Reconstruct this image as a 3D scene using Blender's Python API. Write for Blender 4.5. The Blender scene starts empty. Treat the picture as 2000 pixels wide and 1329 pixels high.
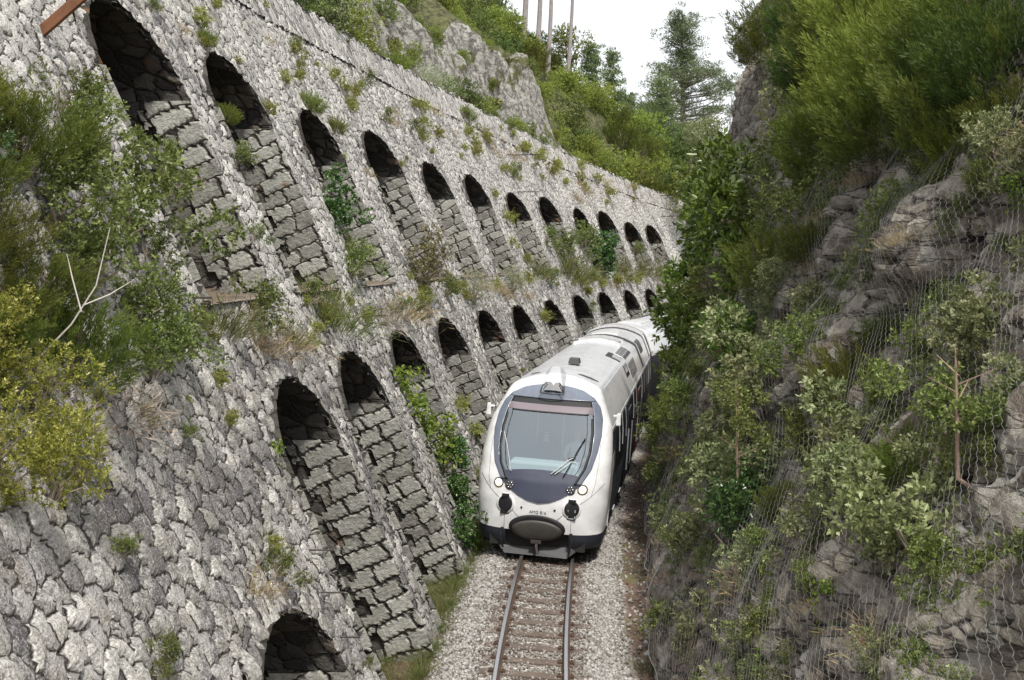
import bpy, math, random
import numpy as np
from mathutils import Vector, Matrix, noise
rad = math.radians
rng = np.random.default_rng(7)
random.seed(11)
S = bpy.context.scene
COL = S.collection

# ---------------------------------------------------------------- camera
H = 5.85
cam_d = bpy.data.cameras.new("camera"); cam = bpy.data.objects.new("camera", cam_d); COL.objects.link(cam)
cam_d.sensor_width = 36.0; cam_d.lens = 36.0 * 2200 / 2000
cam_d.clip_start = 0.1; cam_d.clip_end = 3000
cam.location = (0, 0, H); cam.rotation_euler = (rad(90) - math.atan(156.5 / 2200), 0, 0)
S.camera = cam
# ---------------------------------------------------------------- world and sun
SUN_EL, SUN_AZ = rad(60), rad(162)     # azimuth clockwise from +Y: behind the camera, to the right
wd = bpy.data.worlds.new("World"); S.world = wd; wd.use_nodes = True
nt = wd.node_tree; nt.nodes.clear()
wo = nt.nodes.new('ShaderNodeOutputWorld'); bg = nt.nodes.new('ShaderNodeBackground')
sky = nt.nodes.new('ShaderNodeTexSky'); sky.sky_type = 'NISHITA'; sky.sun_disc = False
sky.sun_elevation = SUN_EL; sky.sun_rotation = SUN_AZ; sky.air_density = 1.0; sky.dust_density = 3.0
mul = nt.nodes.new('ShaderNodeMix'); mul.data_type = 'RGBA'; mul.blend_type = 'MIX'; mul.inputs[0].default_value = 0.82
tc = nt.nodes.new('ShaderNodeTexCoord'); cn = nt.nodes.new('ShaderNodeTexNoise'); cn.inputs['Scale'].default_value = 2.2
cn.inputs['Detail'].default_value = 6
cr = nt.nodes.new('ShaderNodeValToRGB'); cr.color_ramp.elements[0].position = .3; cr.color_ramp.elements[1].position = .7
cr.color_ramp.elements[0].color = (10.6, 10.8, 11.2, 1); cr.color_ramp.elements[1].color = (13.0, 13.0, 13.1, 1)
nt.links.new(tc.outputs['Generated'], cn.inputs['Vector']); nt.links.new(cn.outputs['Fac'], cr.inputs[0])
nt.links.new(sky.outputs[0], mul.inputs[6]); nt.links.new(cr.outputs[0], mul.inputs[7])
nt.links.new(mul.outputs[2], bg.inputs[0]); bg.inputs[1].default_value = 0.1
nt.links.new(bg.outputs[0], wo.inputs[0])
sd = bpy.data.lights.new("sun", 'SUN'); sd.energy = 3.4; sd.angle = rad(6); sd.color = (1.0, 0.95, 0.87)
sun = bpy.data.objects.new("sun", sd); COL.objects.link(sun)
dv = Vector((math.sin(SUN_AZ) * math.cos(SUN_EL), math.cos(SUN_AZ) * math.cos(SUN_EL), math.sin(SUN_EL)))
sun.rotation_euler = (-dv).to_track_quat('-Z', 'Y').to_euler(); sun.location = (10, -10, 30)
S.view_settings.view_transform = 'Standard'; S.view_settings.look = 'None'
S.view_settings.exposure = 0.33; S.view_settings.gamma = 1
S.render.engine = 'CYCLES'
cy = S.cycles; cy.max_bounces = 6; cy.diffuse_bounces = 3; cy.glossy_bounces = 3; cy.transmission_bounces = 4
cy.transparent_max_bounces = 12; cy.use_denoising = True; cy.caustics_reflective = False; cy.caustics_refractive = False

# ---------------------------------------------------------------- line geometry
U0, X0, T0, K = 15.7, .27, .045, .0075      # track centre line: an arc of 133 m radius
def track(u):
    t = T0 + K * (u - U0)
    return X0 + (-np.cos(t) + math.cos(T0)) / K, U0 + (np.sin(t) - math.sin(T0)) / K, t
def pos(u, o, z):                            # o: metres left of the track centre
    u = np.asarray(u, float); x, y, t = track(u)
    return np.stack(np.broadcast_arrays(x - o * np.cos(t), y + o * np.sin(t), z), -1)
OFF, BAT = 1.65, .43
def ofront(z): return OFF + BAT * z
def ztop(u): return np.interp(u, [0, 20, 27, 33, 44, 51, 62, 72, 80, 100], [11.9, 12.1, 12.3, 12.45, 12.3, 12.0, 11.2, 10.3, 9.7, 8.5])

# ---------------------------------------------------------------- mesh helpers
def compact(V, F):
    k = np.unique(F); r = np.full(len(V), -1); r[k] = np.arange(len(k)); return V[k], r[F]
def mk(name, V, F, mats=(), parent=None, uv=None, smooth=False, midx=None, attr=None):
    """V (n,3); F either (m,3)/(m,4) array or list of polygons."""
    me = bpy.data.meshes.new(name)
    V = np.asarray(V, np.float32)
    if isinstance(F, np.ndarray):
        m, k = F.shape
        me.vertices.add(len(V)); me.vertices.foreach_set('co', V.ravel())
        me.loops.add(m * k); me.loops.foreach_set('vertex_index', F.astype(np.int32).ravel())
        me.polygons.add(m); me.polygons.foreach_set('loop_start', np.arange(0, m * k, k, dtype=np.int32))
        me.update(calc_edges=True)
    else:
        me.from_pydata([tuple(map(float, v)) for v in V], [], [tuple(int(i) for i in f) for f in F]); me.update()
    if uv is not None:
        l = me.uv_layers.new(name='UVMap'); li = np.zeros(len(me.loops), np.int32)
        me.loops.foreach_get('vertex_index', li); l.data.foreach_set('uv', np.asarray(uv, np.float32)[li].ravel())
    if attr is not None:
        a = me.attributes.new('rnd', 'FLOAT', 'POINT'); a.data.foreach_set('value', np.asarray(attr, np.float32))
    for m_ in (mats if isinstance(mats, (list, tuple)) else [mats]): me.materials.append(m_)
    if midx is not None: me.polygons.foreach_set('material_index', np.asarray(midx, np.int32))
    if smooth: me.polygons.foreach_set('use_smooth', np.ones(len(me.polygons), bool))
    me.validate(clean_customdata=False)
    o = bpy.data.objects.new(name, me); COL.objects.link(o)
    if parent is not None: o.parent = parent
    return o
def tag(o, label=None, cat=None, group=None, kind=None):
    if label: o['label'] = label
    if cat: o['category'] = cat
    if group: o['group'] = group
    if kind: o['kind'] = kind
    return o
def empty(name, loc=(0, 0, 0), rot=(0, 0, 0)):
    o = bpy.data.objects.new(name, None); o.location = loc; o.rotation_euler = rot; COL.objects.link(o); return o
def copy_tree(o, parent=None):
    c = o.copy(); COL.objects.link(c)
    if parent is not None: c.parent = parent
    for ch in list(o.children): copy_tree(ch, c)
    return c
def gridF(nu, nv, off=0):
    a = np.arange(nu * nv).reshape(nu, nv) + off
    return np.stack([a[:-1, :-1], a[1:, :-1], a[1:, 1:], a[:-1, 1:]], -1).reshape(-1, 4)
class MB:
    def __init__(s): s.V = []; s.F = []; s.M = []
    def add(s, V, F, m=0):
        n = len(s.V); s.V += [tuple(v) for v in V]; s.F += [tuple(i + n for i in f) for f in F]; s.M += [m] * len(F)
    def box(s, c, d, R=None, m=0, taper=1.0):
        v = []
        for z in (-.5, .5):
            k = 1 if z < 0 else taper
            for x, y in ((-.5, -.5), (.5, -.5), (.5, .5), (-.5, .5)):
                p = Vector((x * d[0] * k, y * d[1] * k, z * d[2]))
                if R is not None: p = R @ p
                v.append(p + Vector(c))
        s.add(v, [(3, 2, 1, 0), (4, 5, 6, 7), (0, 1, 5, 4), (1, 2, 6, 5), (2, 3, 7, 6), (3, 0, 4, 7)], m)
    def tube(s, pts, rs, n=6, m=0, cap=True):
        pts = [Vector(p) for p in pts]
        if not hasattr(rs, '__len__'): rs = [rs] * len(pts)
        rings = []; ref = None
        for i, p in enumerate(pts):
            d = (pts[min(i + 1, len(pts) - 1)] - pts[max(i - 1, 0)]).normalized()
            if ref is None: ref = d.orthogonal().normalized()
            a = (ref - d * ref.dot(d))
            a = a.normalized() if a.length > 1e-6 else d.orthogonal().normalized()
            ref = a; b = d.cross(a)
            rings.append([p + (a * math.cos(6.2832 * k / n) + b * math.sin(6.2832 * k / n)) * rs[i] for k in range(n)])
        V = [v for r in rings for v in r]; F = []
        for i in range(len(pts) - 1):
            for k in range(n): F.append((i * n + k, i * n + (k + 1) % n, (i + 1) * n + (k + 1) % n, (i + 1) * n + k))
        if cap: F.append(tuple(range(n))[::-1]); F.append(tuple(range((len(pts) - 1) * n, len(pts) * n)))
        s.add(V, F, m)
    def build(s, name, mats, parent=None, smooth=False):
        o = mk(name, s.V, s.F, mats, parent, smooth=smooth)
        o.data.polygons.foreach_set('material_index', np.asarray(s.M, np.int32)) if len(o.data.polygons) == len(s.M) else None
        return o

# ---------------------------------------------------------------- materials
def newmat(name):
    m = bpy.data.materials.new(name); m.use_nodes = True; n = m.node_tree
    for x in list(n.nodes): n.nodes.remove(x)
    out = n.nodes.new('ShaderNodeOutputMaterial'); p = n.nodes.new('ShaderNodeBsdfPrincipled')
    n.links.new(p.outputs[0], out.inputs[0]); return m, n, p, out
def N(n, t, **k):
    x = n.nodes.new(t)
    for a, b in k.items():
        if a in x.inputs: x.inputs[a].default_value = b
        else: setattr(x, a, b)
    return x
def L(n, a, b): n.links.new(a, b)
def ramp(n, src, stops, interp='LINEAR'):
    r = n.nodes.new('ShaderNodeValToRGB'); r.color_ramp.interpolation = interp
    while len(r.color_ramp.elements) < len(stops): r.color_ramp.elements.new(.5)
    for e, (p, c) in zip(r.color_ramp.elements, stops):
        e.position = p; e.color = (*c, 1) if hasattr(c, '__len__') else (c, c, c, 1)
    L(n, src, r.inputs[0]); return r.outputs[0]
def mth(n, op, a, b=None, c=None, clamp=False):
    x = n.nodes.new('ShaderNodeMath'); x.operation = op; x.use_clamp = clamp
    for i, v in enumerate((a, b, c)):
        if v is None: continue
        if isinstance(v, (int, float)): x.inputs[i].default_value = v
        else: L(n, v, x.inputs[i])
    return x.outputs[0]
def mixc(n, f, a, b, bt='MIX'):
    x = n.nodes.new('ShaderNodeMix'); x.data_type = 'RGBA'; x.blend_type = bt
    for i, v in ((0, f), (6, a), (7, b)):
        if isinstance(v, (int, float)): x.inputs[i].default_value = v
        elif isinstance(v, tuple): x.inputs[i].default_value = (*v, 1)
        else: L(n, v, x.inputs[i])
    return x.outputs[2]
def simple(name, col, rough=.5, metal=0., spec=.5, coat=0., var=0.):
    m, n, p, o = newmat(name)
    p.inputs['Base Color'].default_value = (*col, 1); p.inputs['Roughness'].default_value = rough
    p.inputs['Metallic'].default_value = metal; p.inputs['Specular IOR Level'].default_value = spec
    p.inputs['Coat Weight'].default_value = coat
    if var:
        t = N(n, 'ShaderNodeTexCoord'); no = N(n, 'ShaderNodeTexNoise', Scale=3.0, Detail=8.0, Roughness=.65); L(n, t.outputs['Object'], no.inputs['Vector'])
        no2 = N(n, 'ShaderNodeTexNoise', Scale=40.0, Detail=4.0); L(n, t.outputs['Object'], no2.inputs['Vector'])
        a = mth(n, 'ADD', mth(n, 'MULTIPLY', no.outputs[0], .7), mth(n, 'MULTIPLY', no2.outputs[0], .3))
        c = ramp(n, a, [(.3, tuple(v * (1 - var) for v in col)), (.7, tuple(min(1, v * (1 + var)) for v in col))])
        L(n, c, p.inputs['Base Color']); L(n, mth(n, 'ADD', mth(n, 'MULTIPLY', no.outputs[0], .3), rough - .15), p.inputs['Roughness'])
    return m

def stone_mat(name, scale, kind):
    """irregular masonry in the UV plane (metres); real displacement of every stone"""
    m, n, p, out = newmat(name); m.displacement_method = 'BOTH'
    uv = N(n, 'ShaderNodeTexCoord').outputs['UV']
    mp = N(n, 'ShaderNodeMapping'); L(n, uv, mp.inputs[0])
    mp.inputs['Scale'].default_value = (scale[0], scale[1], 1)
    nz = N(n, 'ShaderNodeTexNoise', Scale=1.1, Detail=3.0); L(n, mp.outputs[0], nz.inputs['Vector'])
    nzb = N(n, 'ShaderNodeTexNoise', Scale=6.0, Detail=2.0); L(n, mp.outputs[0], nzb.inputs['Vector'])
    d1 = N(n, 'ShaderNodeVectorMath', operation='MULTIPLY_ADD'); L(n, nz.outputs['Color'], d1.inputs[0]); d1.inputs[1].default_value = (.5, .5, 0); L(n, mp.outputs[0], d1.inputs[2])
    d2 = N(n, 'ShaderNodeVectorMath', operation='MULTIPLY_ADD'); L(n, nzb.outputs['Color'], d2.inputs[0]); d2.inputs[1].default_value = (.16, .16, 0); L(n, d1.outputs[0], d2.inputs[2])
    vec = d2.outputs[0]
    if kind == 'block':
        br = N(n, 'ShaderNodeTexBrick'); L(n, vec, br.inputs['Vector'])
        br.offset = .5; br.squash = .7; br.squash_frequency = 3
        for k_, v_ in (('Scale', 1.0), ('Mortar Size', .075), ('Mortar Smooth', 1.0), ('Bias', 0.), ('Brick Width', 1.0), ('Row Height', .62)): br.inputs[k_].default_value = v_
        br.inputs['Color1'].default_value = (0, 0, 0, 1); br.inputs['Color2'].default_value = (1, 1, 1, 1); br.inputs['Mortar'].default_value = (.5, .5, .5, 1)
        joint = ramp(n, br.outputs['Fac'], [(.72, 1.), (.95, 0.)]); pil = ramp(n, br.outputs['Fac'], [(.0, 1.), (.45, .85), (.95, 0.)])
        cell = br.outputs['Color']
        cval = mth(n, 'MULTIPLY', cell, 1.0)
    else:
        ve = N(n, 'ShaderNodeTexVoronoi', feature='DISTANCE_TO_EDGE', voronoi_dimensions='2D', Scale=1.0, Randomness=1.0); L(n, vec, ve.inputs['Vector'])
        vc = N(n, 'ShaderNodeTexVoronoi', feature='F1', voronoi_dimensions='2D', Scale=1.0, Randomness=1.0); L(n, vec, vc.inputs['Vector'])
        joint = ramp(n, ve.outputs['Distance'], [(.012, 0.), (.06, 1.)]); dome = ramp(n, ve.outputs['Distance'], [(.0, 0.), (.09, .72), (.28, 1.)])
        sx = N(n, 'ShaderNodeSeparateColor'); L(n, vc.outputs['Color'], sx.inputs[0]); cval = sx.outputs[0]; cv2 = sx.outputs[1]
    fine = N(n, 'ShaderNodeTexNoise', Scale=9.0, Detail=9.0, Roughness=.68); L(n, mp.outputs[0], fine.inputs['Vector'])
    lich = N(n, 'ShaderNodeTexNoise', Scale=3.8, Detail=11.0, Roughness=.8, Distortion=.5); L(n, mp.outputs[0], lich.inputs['Vector'])
    big = N(n, 'ShaderNodeTexNoise', Scale=.16, Detail=3.0); L(n, mp.outputs[0], big.inputs['Vector'])
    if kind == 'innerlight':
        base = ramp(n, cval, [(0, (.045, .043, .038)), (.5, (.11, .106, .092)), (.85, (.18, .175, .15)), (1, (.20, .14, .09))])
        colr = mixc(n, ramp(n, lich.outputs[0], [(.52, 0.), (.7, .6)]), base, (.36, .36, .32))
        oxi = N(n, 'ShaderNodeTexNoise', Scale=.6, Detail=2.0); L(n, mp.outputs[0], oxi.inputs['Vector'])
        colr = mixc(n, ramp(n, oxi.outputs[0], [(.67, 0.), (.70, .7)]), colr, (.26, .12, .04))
    elif kind == 'inner':  # dark stone, blackened further to paint in the shade of vault and back
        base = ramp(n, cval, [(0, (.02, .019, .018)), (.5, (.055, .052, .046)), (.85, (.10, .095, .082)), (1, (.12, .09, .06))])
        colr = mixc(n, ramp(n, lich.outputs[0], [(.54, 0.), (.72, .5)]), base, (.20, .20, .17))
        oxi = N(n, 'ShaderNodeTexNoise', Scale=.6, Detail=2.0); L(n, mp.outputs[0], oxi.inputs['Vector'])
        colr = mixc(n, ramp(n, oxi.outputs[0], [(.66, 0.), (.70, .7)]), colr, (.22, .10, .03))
    elif kind == 'block':
        base = ramp(n, cval, [(0, (.23, .225, .20)), (.5, (.36, .36, .325)), (1, (.50, .50, .455))])
        base = mixc(n, ramp(n, big.outputs[0], [(.45, 0.), (.6, .45)]), base, (.15, .14, .13))
        lc = ramp(n, mth(n, 'ADD', lich.outputs[0], mth(n, 'MULTIPLY', cval, .08)), [(.5, 0.), (.68, .8)])
        colr = mixc(n, lc, base, (.52, .52, .47))
        oxi = N(n, 'ShaderNodeTexNoise', Scale=.55, Detail=2.0); L(n, mp.outputs[0], oxi.inputs['Vector'])
        colr = mixc(n, ramp(n, oxi.outputs[0], [(.72, 0.), (.75, .7)]), colr, (.28, .14, .05))
    else:
        base = ramp(n, cval, [(0, (.095, .09, .10)), (.3, (.17, .16, .17)), (.65, (.27, .262, .25)), (1, (.41, .40, .37))])
        hi = N(n, 'ShaderNodeSeparateXYZ'); L(n, uv, hi.inputs[0])
        # lichen grows thicker on the higher, sunnier courses
        up = ramp(n, mth(n, 'MULTIPLY', hi.outputs[1], .08), [(.12, 0.), (.75, .10)])
        far_ = ramp(n, mth(n, 'MULTIPLY', hi.outputs[0], .02), [(.2, 0.), (.7, .015)])
        q = mth(n, 'ADD', mth(n, 'ADD', lich.outputs[0], mth(n, 'MULTIPLY', mth(n, 'SUBTRACT', cv2, .3), .15)), mth(n, 'ADD', up, far_))
        lc = ramp(n, mth(n, 'ADD', q, mth(n, 'MULTIPLY', mth(n, 'SUBTRACT', big.outputs[0], .5), .6)), [(.515, 0.), (.62, 1.)])
        colr = mixc(n, mth(n, 'MULTIPLY', lc, mth(n, 'ADD', .68, mth(n, 'MULTIPLY', cval, .32))), base, (.72, .705, .665))
        stn = N(n, 'ShaderNodeTexNoise', Scale=.9, Detail=9.0, Roughness=.7); L(n, mp.outputs[0], stn.inputs['Vector']); colr = mixc(n, ramp(n, stn.outputs[0], [(.56, 0.), (.70, .5)]), colr, (.17, .17, .075))
        wm = N(n, 'ShaderNodeTexNoise', Scale=.45, Detail=5.0, Roughness=.6); L(n, mp.outputs[0], wm.inputs['Vector']); colr = mixc(n, ramp(n, wm.outputs[0], [(.50, 0.), (.68, .5)]), colr, (.22, .19, .145))
        spk = N(n, 'ShaderNodeTexNoise', Scale=13.0, Detail=6.0, Roughness=.75); L(n, mp.outputs[0], spk.inputs['Vector'])
        colr = mixc(n, ramp(n, spk.outputs[0], [(.36, .85), (.47, 0.)]), colr, (.075, .07, .07)); colr = mixc(n, ramp(n, spk.outputs[0], [(.55, 0.), (.62, .7)]), colr, (.80, .79, .75))
    colr = mixc(n, ramp(n, fine.outputs[0], [(.3, .55), (.6, 0.)]), colr, (.09, .085, .085))
    colr = mixc(n, joint, (.075, .068, .06), colr)
    L(n, colr, p.inputs['Base Color']); p.inputs['Roughness'].default_value = .9; p.inputs['Specular IOR Level'].default_value = .2
    h = mth(n, 'MULTIPLY', pil if kind == 'block' else dome, mth(n, 'ADD', .030 if kind != 'block' else .085, mth(n, 'MULTIPLY', cval, .06)))
    h = mth(n, 'ADD', h, mth(n, 'MULTIPLY', fine.outputs[0], .035))
    h = mth(n, 'ADD', h, mth(n, 'MULTIPLY', nz.outputs[0], .05))
    dp = N(n, 'ShaderNodeDisplacement', Midlevel=.10, Scale=1.0); L(n, h, dp.inputs['Height']); L(n, dp.outputs[0], out.inputs['Displacement'])
    return m
M = {}
M['rubble'] = stone_mat('rubble_masonry', (5.5, 4.1), 'rubble')
M['slab'] = stone_mat('parapet_slabs', (9.0, 2.4), 'rubble')
M['quoin'] = stone_mat('quoin_blocks', (1.62, 2.15), 'block')
M['block'] = stone_mat('inner_rubble', (3.0, 3.6), 'innerlight'); M['vault'] = stone_mat('vault_stone_shade', (3.4, 3.4), 'inner')
M['ring'] = stone_mat('ring_stones', (5.0, 2.4), 'rubble')

def rock_mat(name, c0, c1, c2, bed=True, disp=.12):
    m, n, p, out = newmat(name); m.displacement_method = 'BOTH'
    t = N(n, 'ShaderNodeTexCoord').outputs['Object']
    mp = N(n, 'ShaderNodeMapping'); L(n, t, mp.inputs[0]); mp.inputs['Rotation'].default_value = (rad(28), rad(-24), rad(20)); mp.inputs['Scale'].default_value = (.55, .55, 2.4)
    a = N(n, 'ShaderNodeTexNoise', Scale=1.2, Detail=10.0, Roughness=.62, Distortion=.5); L(n, mp.outputs[0], a.inputs['Vector'])
    b = N(n, 'ShaderNodeTexNoise', Scale=5.0, Detail=9.0, Roughness=.7); L(n, t, b.inputs['Vector'])
    v = N(n, 'ShaderNodeTexVoronoi', feature='DISTANCE_TO_EDGE', Scale=1.6, Randomness=1.0)
    dd = N(n, 'ShaderNodeVectorMath', operation='MULTIPLY_ADD'); L(n, a.outputs['Color'], dd.inputs[0]); dd.inputs[1].default_value = (.8, .8, .8); L(n, mp.outputs[0], dd.inputs[2]); L(n, dd.outputs[0], v.inputs['Vector'])
    vc = N(n, 'ShaderNodeTexVoronoi', feature='F1', Scale=1.6, Randomness=1.0); L(n, dd.outputs[0], vc.inputs['Vector'])
    crack = ramp(n, v.outputs['Distance'], [(.0, 0.), (.04, 1.)])
    fc = N(n, 'ShaderNodeTexVoronoi', feature='F1', Scale=4.5, Randomness=1.0); dd2 = N(n, 'ShaderNodeVectorMath', operation='MULTIPLY_ADD'); L(n, b.outputs['Color'], dd2.inputs[0]); dd2.inputs[1].default_value = (.12, .12, .12); L(n, t, dd2.inputs[2]); L(n, dd2.outputs[0], fc.inputs['Vector']); sf = N(n, 'ShaderNodeSeparateColor'); L(n, fc.outputs['Color'], sf.inputs[0])
    s = N(n, 'ShaderNodeSeparateColor'); L(n, vc.outputs['Color'], s.inputs[0])
    col = ramp(n, mth(n, 'ADD', mth(n, 'MULTIPLY', a.outputs[0], .6), mth(n, 'MULTIPLY', s.outputs[0], .4)), [(.25, c0), (.5, c1), (.75, c2)])
    col = mixc(n, ramp(n, b.outputs[0], [(.38, .6), (.55, 0.)]), col, tuple(x * .35 for x in c0))
    ox = N(n, 'ShaderNodeTexNoise', Scale=.5, Detail=4.0); L(n, t, ox.inputs['Vector'])
    col = mixc(n, ramp(n, ox.outputs[0], [(.52, 0.), (.66, .65)]), col, (.22, .15, .09))
    col = mixc(n, ramp(n, b.outputs[0], [(.56, 0.), (.7, .55)]), col, (.46, .44, .40))
    col = mixc(n, ramp(n, sf.outputs[0], [(.70, 0.), (.9, .6)]), col, (.50, .485, .44)); col = mixc(n, ramp(n, sf.outputs[1], [(.0, .55), (.25, 0.)]), col, (.07, .06, .055))
    col = mixc(n, crack, (.03, .027, .025), col)
    L(n, col, p.inputs['Base Color']); p.inputs['Roughness'].default_value = .92; p.inputs['Specular IOR Level'].default_value = .2
    h = mth(n, 'ADD', mth(n, 'MULTIPLY', a.outputs[0], 1.1), mth(n, 'MULTIPLY', b.outputs[0], .35))
    h = mth(n, 'ADD', h, mth(n, 'MULTIPLY', s.outputs[1], .5)); h = mth(n, 'ADD', h, mth(n, 'MULTIPLY', crack, .25)); h = mth(n, 'ADD', h, mth(n, 'MULTIPLY', sf.outputs[2], .30))
    dp = N(n, 'ShaderNodeDisplacement', Midlevel=.95, Scale=disp); L(n, h, dp.inputs['Height']); L(n, dp.outputs[0], out.inputs['Displacement'])
    return m
M['rock'] = rock_mat('schist_rock', (.19, .17, .14), (.34, .305, .255), (.48, .45, .395), disp=.24)
M['rock_pale'] = rock_mat('pale_rock', (.27, .25, .22), (.40, .375, .34), (.52, .50, .46), disp=.25)

def leaf_mat(name, stops, rough=.5, trans=.3, spec=.5, hue=.25):
    m, n, p, out = newmat(name)
    a = N(n, 'ShaderNodeAttribute', attribute_name='rnd'); oi = N(n, 'ShaderNodeObjectInfo')
    c = ramp(n, a.outputs['Fac'], stops)
    hs = N(n, 'ShaderNodeHueSaturation'); L(n, c, hs.inputs['Color'])
    L(n, mth(n, 'ADD', .5 - hue * .06, mth(n, 'MULTIPLY', oi.outputs['Random'], hue * .12)), hs.inputs['Hue'])
    L(n, mth(n, 'ADD', 1 - hue * .7, mth(n, 'MULTIPLY', oi.outputs['Random'], hue * 1.4)), hs.inputs['Value'])
    L(n, hs.outputs[0], p.inputs['Base Color']); p.inputs['Roughness'].default_value = rough; p.inputs['Specular IOR Level'].default_value = spec
    tr = N(n, 'ShaderNodeBsdfTranslucent'); L(n, hs.outputs[0], tr.inputs['Color'])
    mx = N(n, 'ShaderNodeMixShader'); mx.inputs[0].default_value = trans
    L(n, p.outputs[0], mx.inputs[1]); L(n, tr.outputs[0], mx.inputs[2]); L(n, mx.outputs[0], out.inputs[0])
    return m
G = lambda *s: [(i / (len(s) - 1), c) for i, c in enumerate(s)]
M['heath'] = leaf_mat('heath_needles', G((0.042, 0.062, 0.014), (0.104, 0.137, 0.021), (0.217, 0.255, 0.052)), .6, .35, .3)
M['heath_dark'] = leaf_mat('heath_needles_dark', G((0.025, 0.050, 0.012), (0.055, 0.095, 0.018), (0.111, 0.171, 0.030)), .6, .3, .3)
M['heath_bright'] = leaf_mat('heath_needles_bright', G((0.070, 0.092, 0.016), (0.166, 0.205, 0.030), (0.332, 0.367, 0.087)), .6, .4, .3)
M['heath_olive'] = leaf_mat('heath_needles_olive', G((0.060, 0.075, 0.018), (0.121, 0.140, 0.025), (0.201, 0.201, 0.040)), .6, .35, .3)
M['laurel'] = leaf_mat('laurel_leaves', G((0.041, 0.074, 0.016), (0.101, 0.162, 0.024), (0.216, 0.311, 0.047)), .34, .25, .6)
M['laurel_dark'] = leaf_mat('laurel_leaves_dark', G((0.024, 0.047, 0.015), (0.047, 0.094, 0.024), (0.094, 0.153, 0.035)), .3, .2, .6)
M['small'] = leaf_mat('shrub_leaves', G((0.053, 0.077, 0.024), (0.142, 0.183, 0.041), (0.319, 0.366, 0.118)), .45, .35, .5)
M['pale'] = leaf_mat('pale_shrub_leaves', G((0.075, 0.095, 0.042), (0.202, 0.234, 0.095), (0.489, 0.509, 0.287)), .45, .35, .5)
M['bigpale'] = leaf_mat('oak_leaves', G((0.100, 0.120, 0.050), (0.240, 0.270, 0.110), (0.500, 0.510, 0.280)), .4, .35, .5)
M['vine'] = leaf_mat('trailing_leaves', G((0.083, 0.130, 0.024), (0.177, 0.260, 0.035), (0.330, 0.401, 0.059)), .5, .4, .4)
M['ivy'] = leaf_mat('ivy_leaves', G((0.031, 0.070, 0.020), (0.060, 0.141, 0.031), (0.121, 0.221, 0.041)), .3, .15, .6)
M['spurge'] = leaf_mat('yellow_green_leaves', G((0.140, 0.100, 0.030), (0.160, 0.200, 0.030), (0.380, 0.380, 0.070), (0.800, 0.770, 0.340)), .6, .4, .3, .12)
M['grass'] = leaf_mat('grass_blades', G((0.060, 0.080, 0.025), (0.140, 0.170, 0.050), (0.300, 0.300, 0.110)), .6, .4, .3)
M['dry'] = leaf_mat('dry_grass', G((0.220, 0.150, 0.090), (0.360, 0.270, 0.150), (0.460, 0.400, 0.220)), .8, .3, .2)
M['brown'] = leaf_mat('brown_leaves', G((0.071, 0.065, 0.035), (0.153, 0.142, 0.047), (0.283, 0.224, 0.094)), .6, .3, .3)
M['grey'] = leaf_mat('grey_leaves', G((0.201, 0.236, 0.142), (0.330, 0.366, 0.236), (0.496, 0.507, 0.354)), .6, .3, .3)
M['tuft'] = leaf_mat('wall_plant_leaves', G((0.160, 0.170, 0.050), (0.280, 0.300, 0.070), (0.460, 0.450, 0.160)), .6, .4, .3)
M['hill'] = leaf_mat('hill_leaves', G((0.074, 0.108, 0.027), (0.216, 0.270, 0.047), (0.459, 0.499, 0.108)), .5, .35, .4)
M['hill_dark'] = leaf_mat('hill_leaves_dark', G((0.041, 0.068, 0.022), (0.095, 0.142, 0.034), (0.189, 0.243, 0.054)), .5, .3, .4)
M['pine'] = leaf_mat('pine_needles', G((0.071, 0.088, 0.047), (0.142, 0.177, 0.088), (0.236, 0.271, 0.142)), .6, .25, .3, .15)
M['fir'] = leaf_mat('young_pine_needles', G((0.094, 0.142, 0.059), (0.201, 0.271, 0.118), (0.319, 0.389, 0.189)), .6, .3, .3, .15)
M['bark'] = simple('bark', (.20, .15, .12), .9, var=.4)
M['bark_pine'] = simple('pine_bark', (.29, .265, .26), .9, var=.35)
M['twig'] = simple('grey_twigs', (.30, .25, .20), .9, var=.3)
M['deadwood'] = simple('bleached_wood', (.60, .56, .52), .8, var=.2)
M['rust'] = simple('rusty_iron', (.20, .085, .04), .85, var=.5)
M['iron'] = simple('dark_iron', (.05, .04, .04), .7, var=.3)
M['wire'] = simple('galvanised_wire', (.28, .275, .28), .55, .2)

# ================================================================ retaining wall
LOW = [(9.55, 12.65, 2.2), (13.9, 16.85, 4.2), (17.95, 20.95, 4.22), (22.6, 25.5, 4.3), (27.6, 30.8, 4.3), (32.9, 36.0, 4.27), (38.0, 41.1, 4.22),
       (43.3, 46.3, 4.22), (48.4, 51.3, 4.26), (53.1, 55.9, 4.27), (57.9, 60.5, 4.25), (62.0, 64.5, 4.22), (66.4, 68.9, 4.2)]
UPP = [(13.6, 16.7, 9.3), (18.1, 21.15, 9.42), (23.2, 26.1, 9.15), (28.5, 31.9, 9.32), (34.0, 37.2, 8.97), (39.2, 42.2, 8.97), (44.5, 47.6, 8.62),
       (49.6, 52.7, 8.72), (54.9, 57.4, 8.45), (59.0, 62.0, 8.45), (63.2, 66.0, 8.0), (67.1, 69.7, 7.95)]
LOWO = [(a, b, -.6, c - 1.08, c) for a, b, c in LOW]; UPPO = [(a, b, 5.3, c - 1.1, c) for a, b, c in UPP]
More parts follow.
